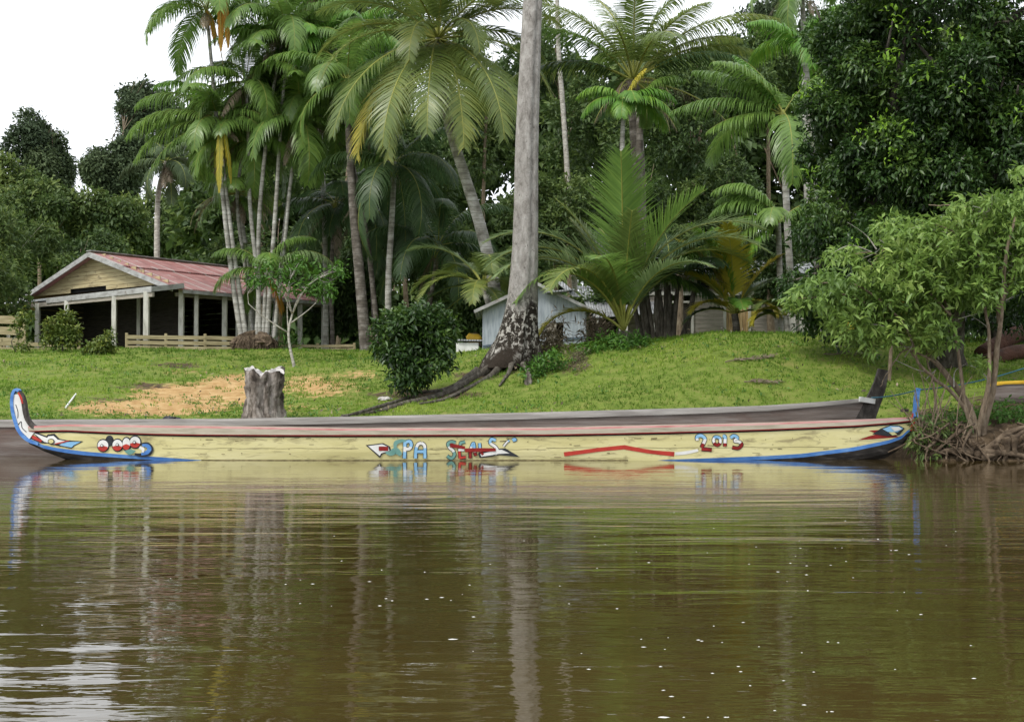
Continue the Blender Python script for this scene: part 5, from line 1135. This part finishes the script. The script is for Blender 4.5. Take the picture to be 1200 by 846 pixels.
clump('slender palm at the back of the clump with withered pale fronds', [(296, 408), (294, 330), (285, 270), (280, 238)], .12, .08, 0, 208, 2.6, n=6, d=50.5, own=[(180, -10, 75, 2.6, 'dead', 'dead'), (200, 0, 85, 2.6, 'dead', 'dead'), (0, -10, 70, 2.4, 'dead', 'dead'), (160, 10, 90, 2.4, 'dead', 'dead')])
clump('slender palm of the clump with broad hanging fronds at mid height', [(298, 408), (290, 330), (278, 240), (285, 175)], .1, .06, 0, 219, 3.4, n=13, d=50.2, erange=(-40, 60))
clump('slender palm of the clump whose fronds hang behind the withered sheath', [(318, 408), (330, 300), (345, 190), (372, 120)], .1, .06, 0, 220, 3.8, n=14, d=50.4, erange=(-40, 60))
0 and clump('slender palm of the clump with its crown low over the sky gap', [(292, 408), (275, 330), (255, 250), (232, 190)], .09, .055, 0, 221, 3.0, n=9, d=50.6, erange=(-40, 50))
BG = 'tall palms behind and right of the clump'
clump('single palm trunk with drooping crown right of the slender clump', [(428, 408), (422, 330), (415, 250), (410, 170), (407, 108)], .24, .13, 0, 211, 4.0, n=14, d=47, bark='palm_bark_dark', group=BG, erange=(-25, 75))
clump('bright green palm top above the single dark trunk', [(444, 409), (430, 280), (405, 150), (398, 75)], .12, .08, 0, 212, 3.8, 'bright', n=14, d=50, group=BG, bark='palm_bark_dark')
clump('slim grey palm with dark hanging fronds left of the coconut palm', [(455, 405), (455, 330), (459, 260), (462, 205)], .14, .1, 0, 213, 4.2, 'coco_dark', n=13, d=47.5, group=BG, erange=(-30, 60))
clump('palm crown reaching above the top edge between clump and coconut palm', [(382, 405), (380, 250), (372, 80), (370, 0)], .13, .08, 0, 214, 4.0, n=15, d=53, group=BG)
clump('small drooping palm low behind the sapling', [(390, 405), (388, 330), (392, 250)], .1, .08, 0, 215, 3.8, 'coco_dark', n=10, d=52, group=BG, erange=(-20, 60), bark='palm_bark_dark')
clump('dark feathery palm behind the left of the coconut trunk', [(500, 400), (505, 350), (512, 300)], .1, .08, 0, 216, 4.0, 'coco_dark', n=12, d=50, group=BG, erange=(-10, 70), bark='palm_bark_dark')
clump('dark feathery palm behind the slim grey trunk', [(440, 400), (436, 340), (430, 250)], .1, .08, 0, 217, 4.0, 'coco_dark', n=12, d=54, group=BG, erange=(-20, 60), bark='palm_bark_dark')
clump('thin white stemmed palm behind the pavilion roof', [(184, 320), (184, 270), (186, 225), (195, 190)], .16, .12, 0, 218, 2.8, 'far', n=8, d=62, group='lone background palms', bark='bark_pale', shaft=False)

# coconut palm
dcp = 44.
palm('coconut_palm', 'big coconut palm with yellow nuts and a curved ringed trunk', None, [P(592, 412, dcp), P(585, 372, dcp), P(574, 310, dcp), P(562, 262, dcp), (P(546, 210, dcp)), P(528, 152, dcp), P(516, 90, dcp), P(513, 46, dcp)], .26, .15, [], 'coco', 'coco', 301, 'palm_bark', shaft=False, n_rand=9, L=5.0, erange=(15, 82), droop=(55, 85), rr=.045, coconuts=12, ringn=12,
 own=[(268, -22, 62, 5.9), (245, -25, 58, 6.2), (222, -16, 62, 6.4), (205, 12, 85, 5.2), (190, 25, 85, 4.8), (178, 45, 75, 4.8), (288, -28, 58, 6.0), (306, -18, 66, 6.3), (322, -20, 62, 6.2), (345, 5, 80, 5.2), (358, 40, 80, 4.8), (5, 45, 60, 4.6), (280, 60, 120, 4.4), (338, -28, 56, 5.8, 'coco'), (212, -34, 50, 5.8, 'yellow'), (235, -42, 42, 5.6, 'coco'), (255, 20, 110, 4.0, 'coco'), (300, 25, 110, 4.0, 'coco'), (90, 5, 70, 4.2), (60, 0, 75, 4.2), (130, 0, 75, 4.5)])
palm('young_palm', 'small palm with arching fronds on a short pale trunk left of the thick trunk', None, [P(584, 412, 42.5), P(578, 375, 42.5), P(566, 335, 42.5)], .15, .1, [], 'young', 'coco', 302, 'palm_bark', shaft=False, n_rand=5, L=2.6, erange=(20, 80), droop=(80, 110), rr=.03,
 own=[(180, 35, 95, 2.8), (200, 5, 60, 2.6, 'coco_dark'), (190, -25, 45, 2.8, 'coco_dark'), (0, 55, 140, 2.6), (280, 70, 150, 2.8), (170, 60, 80, 3.2, 'coco_pale'), (260, 20, 100, 2.2), (300, -10, 60, 1.6)])
yc = 35.
palm('coconut_palm', 'young stemless coconut palm with huge upright fan of fronds right of thick trunk', None, [P(731, 402, yc), P(731, 396, yc), P(731, 388, yc)], .3, .2, [], 'young', 'coco', 303, 'bark_dark', shaft=False, n_rand=3, L=4.0, erange=(70, 86), droop=(15, 40), rr=.045,
 own=[(165, 80, 40, 4.4, 'coco'), (262, 84, 28, 5.1, 'acai', 'fan'), (335, 78, 45, 4.6, 'acai', 'fan'), (180, 80, 112, 5.6, 'coco_pale'), (190, 76, 125, 5.4, 'coco_pale'), (200, 70, 118, 5.0, 'coco_pale'), (210, 66, 130, 4.6, 'acai'), (0, 82, 108, 5.8, 'coco_pale'), (-8, 78, 118, 5.6, 'coco_pale'), (15, 74, 110, 5.2, 'coco'), (168, 72, 105, 5.2, 'coco_dark'), (230, 68, 125, 4.4, 'coco'), (186, 44, 128, 3.2, 'yellow'), (35, 60, 80, 4.6, 'coco_dark'), (150, 65, 80, 4.6, 'coco_dark'), (250, 72, 95, 3.8, 'acai'), (318, 72, 100, 3.8, 'coco_pale'), (100, 75, 60, 4.6, 'coco_dark')])
def simple(label, path, d, r0, r1, seed, L, n, mat='acai', kind='acai', **kw):
    return palm(kw.pop('name', 'palm_tree'), label, kw.pop('group', None), [P(a, b_, d) for a, b_ in path], r0, r1, [], kind, mat, seed, kw.pop('bark', 'palm_bark'), n_rand=n, L=L, **kw)
simple('large old palm with dark dead fronds and a long frond arching right', [(752, 405), (750, 300), (748, 200), (742, 95)], 46, .28, .24, 304, 4.8, 12, 'coco', 'maripa', shaft=False, bark='palm_bark_dark', erange=(25, 85), droop=(45, 80), rr=.05, skirt=40,
 own=[(-5, 52, 70, 6.2, 'coco'), (8, 40, 62, 5.4, 'coco'), (-20, 30, 60, 4.6, 'coco_dark'), (180, 30, 60, 4.2, 'coco_dark'), (190, 50, 60, 4.4, 'acai'), (250, -5, 60, 2.8, 'dead', 'dead'), (300, 0, 70, 3.0, 'dead', 'dead'), (0, -5, 50, 4.4, 'dead', 'dead'), (200, -30, 40, 2.4, 'dead', 'dead'), (330, -35, 45, 2.6, 'dead', 'dead'), (100, 20, 60, 4.5, 'coco_dark')])
simple('small bright green palm with a yellow young frond above the young coconut', [(728, 405), (729, 300), (729, 180), (731, 132)], 42, .1, .075, 305, 1.7, 0, 'bright', shaftmat='rachis', own=[(185, 45, 100, 1.9, 'bright'), (200, 15, 90, 1.9, 'bright'), (0, 40, 95, 2.0, 'bright'), (-20, 15, 90, 2.1, 'bright'), (20, 5, 80, 2.0, 'bright'), (280, 30, 100, 1.5, 'bright'), (0, 72, 35, 1.3, 'yellow'), (260, 0, 85, 1.5, 'bright')])
simple('short grey trunked palm just right of the small bright one', [(748, 405), (748, 300), (749, 200), (750, 128)], 43.5, .13, .12, 306, 1.8, 3, 'acai', own=[(0, -10, 60, 1.8, 'acai'), (340, -25, 45, 1.9, 'dead', 'dead')], bark='palm_bark_dark')
mb = MB(); pth = [P(a, b_, 61) for a, b_ in ((676, 410), (672, 300), (666, 215), (660, 130), (654, 50), (653, -40), (655, -140))]
tw = thing('slender_tree', 'very thin white stem rising out of frame right of the thick trunk', 'tree', pth[0]); mb.tube(smooth_path(pth, 30), np.linspace(.15, .09, 30), 10, rough=.08); mb.build('trunk', M['bark_pale'], tw, True)
rng = np.random.RandomState(3); C, O, T = lobes_to_sprigs([PL(655, -170, 61, 50, 40)], 120, rng); V, Fc, TT = leafcloud(C, O, 7, .22, .4, rng, tints=T); fastmesh('crown', V, Fc, TT, M['forest_mid'], tw)
simple('palm with stacked broad fronds against the left of the huge dark tree', [(930, 405), (926, 320), (922, 250), (918, 150)], 38, .12, .1, 307, 3.4, 3, 'acai', own=[(180, 25, 55, 3.6), (170, 50, 50, 3.2), (190, 5, 45, 2.6), (200, 60, 70, 3.0), (0, 60, 60, 3.0), (90, 50, 60, 3), (150, 70, 40, 2.6, 'bright')])
simple('lower palm of stacked dark green fronds left of the huge tree', [(915, 405), (914, 330), (912, 262)], 36.5, .1, .08, 308, 2.3, 0, 'acai', own=[(180, 75, 115, 2.6), (175, 55, 110, 2.4), (185, 28, 100, 2.2), (190, 5, 85, 2.0), (200, -15, 80, 1.8, 'bright'), (250, 40, 110, 2.0), (160, 65, 100, 2.3), (0, 50, 90, 2.2)], shaft=False)
simple('bright young palm top at the upper left of the huge tree', [(960, 405), (955, 250), (948, 120), (943, 70)], 40, .12, .09, 309, 2.6, 4, 'bright', own=[(350, 30, 80, 2.5, 'bright'), (300, 50, 70, 2.5, 'bright'), (200, 45, 70, 2.3, 'bright')])
simple('tall pale stemmed palm touching the top edge near the lacy tree', [(948, 405), (945, 200), (942, 60), (940, -10)], 52, .14, .1, 310, 3.0, 8)
yd = 36.5
simple('small coconut palm with yellow fronds before the timber house', [(864, 402), (863, 388), (861, 368)], yd, .13, .1, 311, 2.1, 0, 'coco', 'young', name='coconut_palm', shaft=False, bark='palm_bark_dark', rr=.03,
 own=[(178, 58, 60, 2.7, 'bright'), (170, 72, 45, 2.9, 'yellow'), (120, 80, 20, 2.8, 'bright'), (250, 78, 30, 2.8, 'yellow'), (190, 80, 40, 3.0, 'bright'), (350, 68, 40, 2.3, 'yellow'), (20, 60, 60, 2.1, 'coco_pale'), (345, 42, 110, 1.6, 'yellow'), (330, 48, 125, 1.6, 'yellow'), (190, 22, 75, 1.7, 'coco_dark'), (200, 42, 100, 1.7, 'yellow'), (270, 50, 110, 1.5, 'bright'), (5, 20, 70, 1.6, 'coco_dark'), (190, 60, 60, 2.2, 'yellow')])
simple('small yellow fronded palm partly hidden by the leaning tree leaves', [(925, 398), (923, 385), (921, 370)], 35, .09, .07, 312, 1.4, 0, 'yellow', 'young', name='young_palm', shaft=False, rr=.02,
 own=[(190, 40, 130, 1.3, 'yellow'), (200, 60, 120, 1.2, 'coco'), (340, 60, 120, 1.6, 'yellow'), (0, 70, 100, 1.5, 'yellow'), (270, 60, 120, 1.1, 'yellow'), (170, 20, 90, 1.2, 'coco')])
simple('small withered yellow palm hanging in the leaning tree shade', [(1042, 448), (1044, 410), (1045, 372)], 30, .05, .04, 313, 1.5, 0, 'yellow', 'young', name='young_palm', shaft=False, bark='bark_brown', rr=.02,
 own=[(0, 50, 120, 1.5, 'yellow'), (20, 40, 100, 1.6, 'yellow'), (180, 60, 120, 1.6, 'yellow'), (190, 30, 110, 1.3, 'yellow'), (270, 60, 130, 1.2, 'orange'), (90, 60, 100, 1.4, 'coco')])
# dark clump with many stems left of the timber house
cl = thing('palm_clump', 'dark shaded clump of many close palm stems left of the timber house door', 'palm tree', G(775, 37)); rg = np.random.RandomState(12); mb = MB()
for i in range(13):
    a = rg.uniform(752, 800); e = a+(a-776)*.4+rg.randn()*3; q = smooth_path([P(a, 402, 37), P((a+e)/2+rg.randn()*2, 370, 37), P(e, rg.uniform(325, 345), 37)], 8); mb.tube(q, np.linspace(.09, .06, 8), 7, rough=.15, seed=i)
mb.build('stem', M['bark_dark'], cl, True)
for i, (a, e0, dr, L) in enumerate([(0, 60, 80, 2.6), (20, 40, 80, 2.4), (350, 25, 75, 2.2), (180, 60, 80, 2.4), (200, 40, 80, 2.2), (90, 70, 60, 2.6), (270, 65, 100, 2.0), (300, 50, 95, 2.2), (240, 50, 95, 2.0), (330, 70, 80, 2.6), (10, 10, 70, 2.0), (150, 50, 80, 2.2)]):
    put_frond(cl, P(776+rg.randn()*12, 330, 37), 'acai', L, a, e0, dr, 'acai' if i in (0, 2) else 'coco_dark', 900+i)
# fallen dry fronds on the grass
for i, (a, d_, az, L, lb) in enumerate(((850, 30.6, 25, 1.6, 'dry brown palm frond lying on the grass below the timber house'), (872, 29.2, 10, 1.0, 'short dry frond piece lying lowest on the green slope'), (965, 31.5, 20, 1.8, 'long dry brown frond at the crest near the pale posts'))):
    g = G(a, d_)+[0, 0, .05]; rng = np.random.RandomState(i); pts, V, Fc, T = frond(L, R(az), R(16), R(8), n=26, ll=.3, lw=.03, ldroop=.02, vee=-.05, fwd=1.3, rng=rng, gap=.3)
    q = pts+g; q[:, 2] = gz(q[:, 0], q[:, 1])+.05; V = V+g; V[:, 2] = gz(V[:, 0], V[:, 1])+.045+rng.rand(len(V))*.03
    t = thing('fallen_frond', lb, 'palm frond', g, 'dry fronds fallen on the bank'); fastmesh('leaflets', V, Fc, T, M['dead'], t); rachis_tube(q, .018).build('midrib', M['dead'], t)
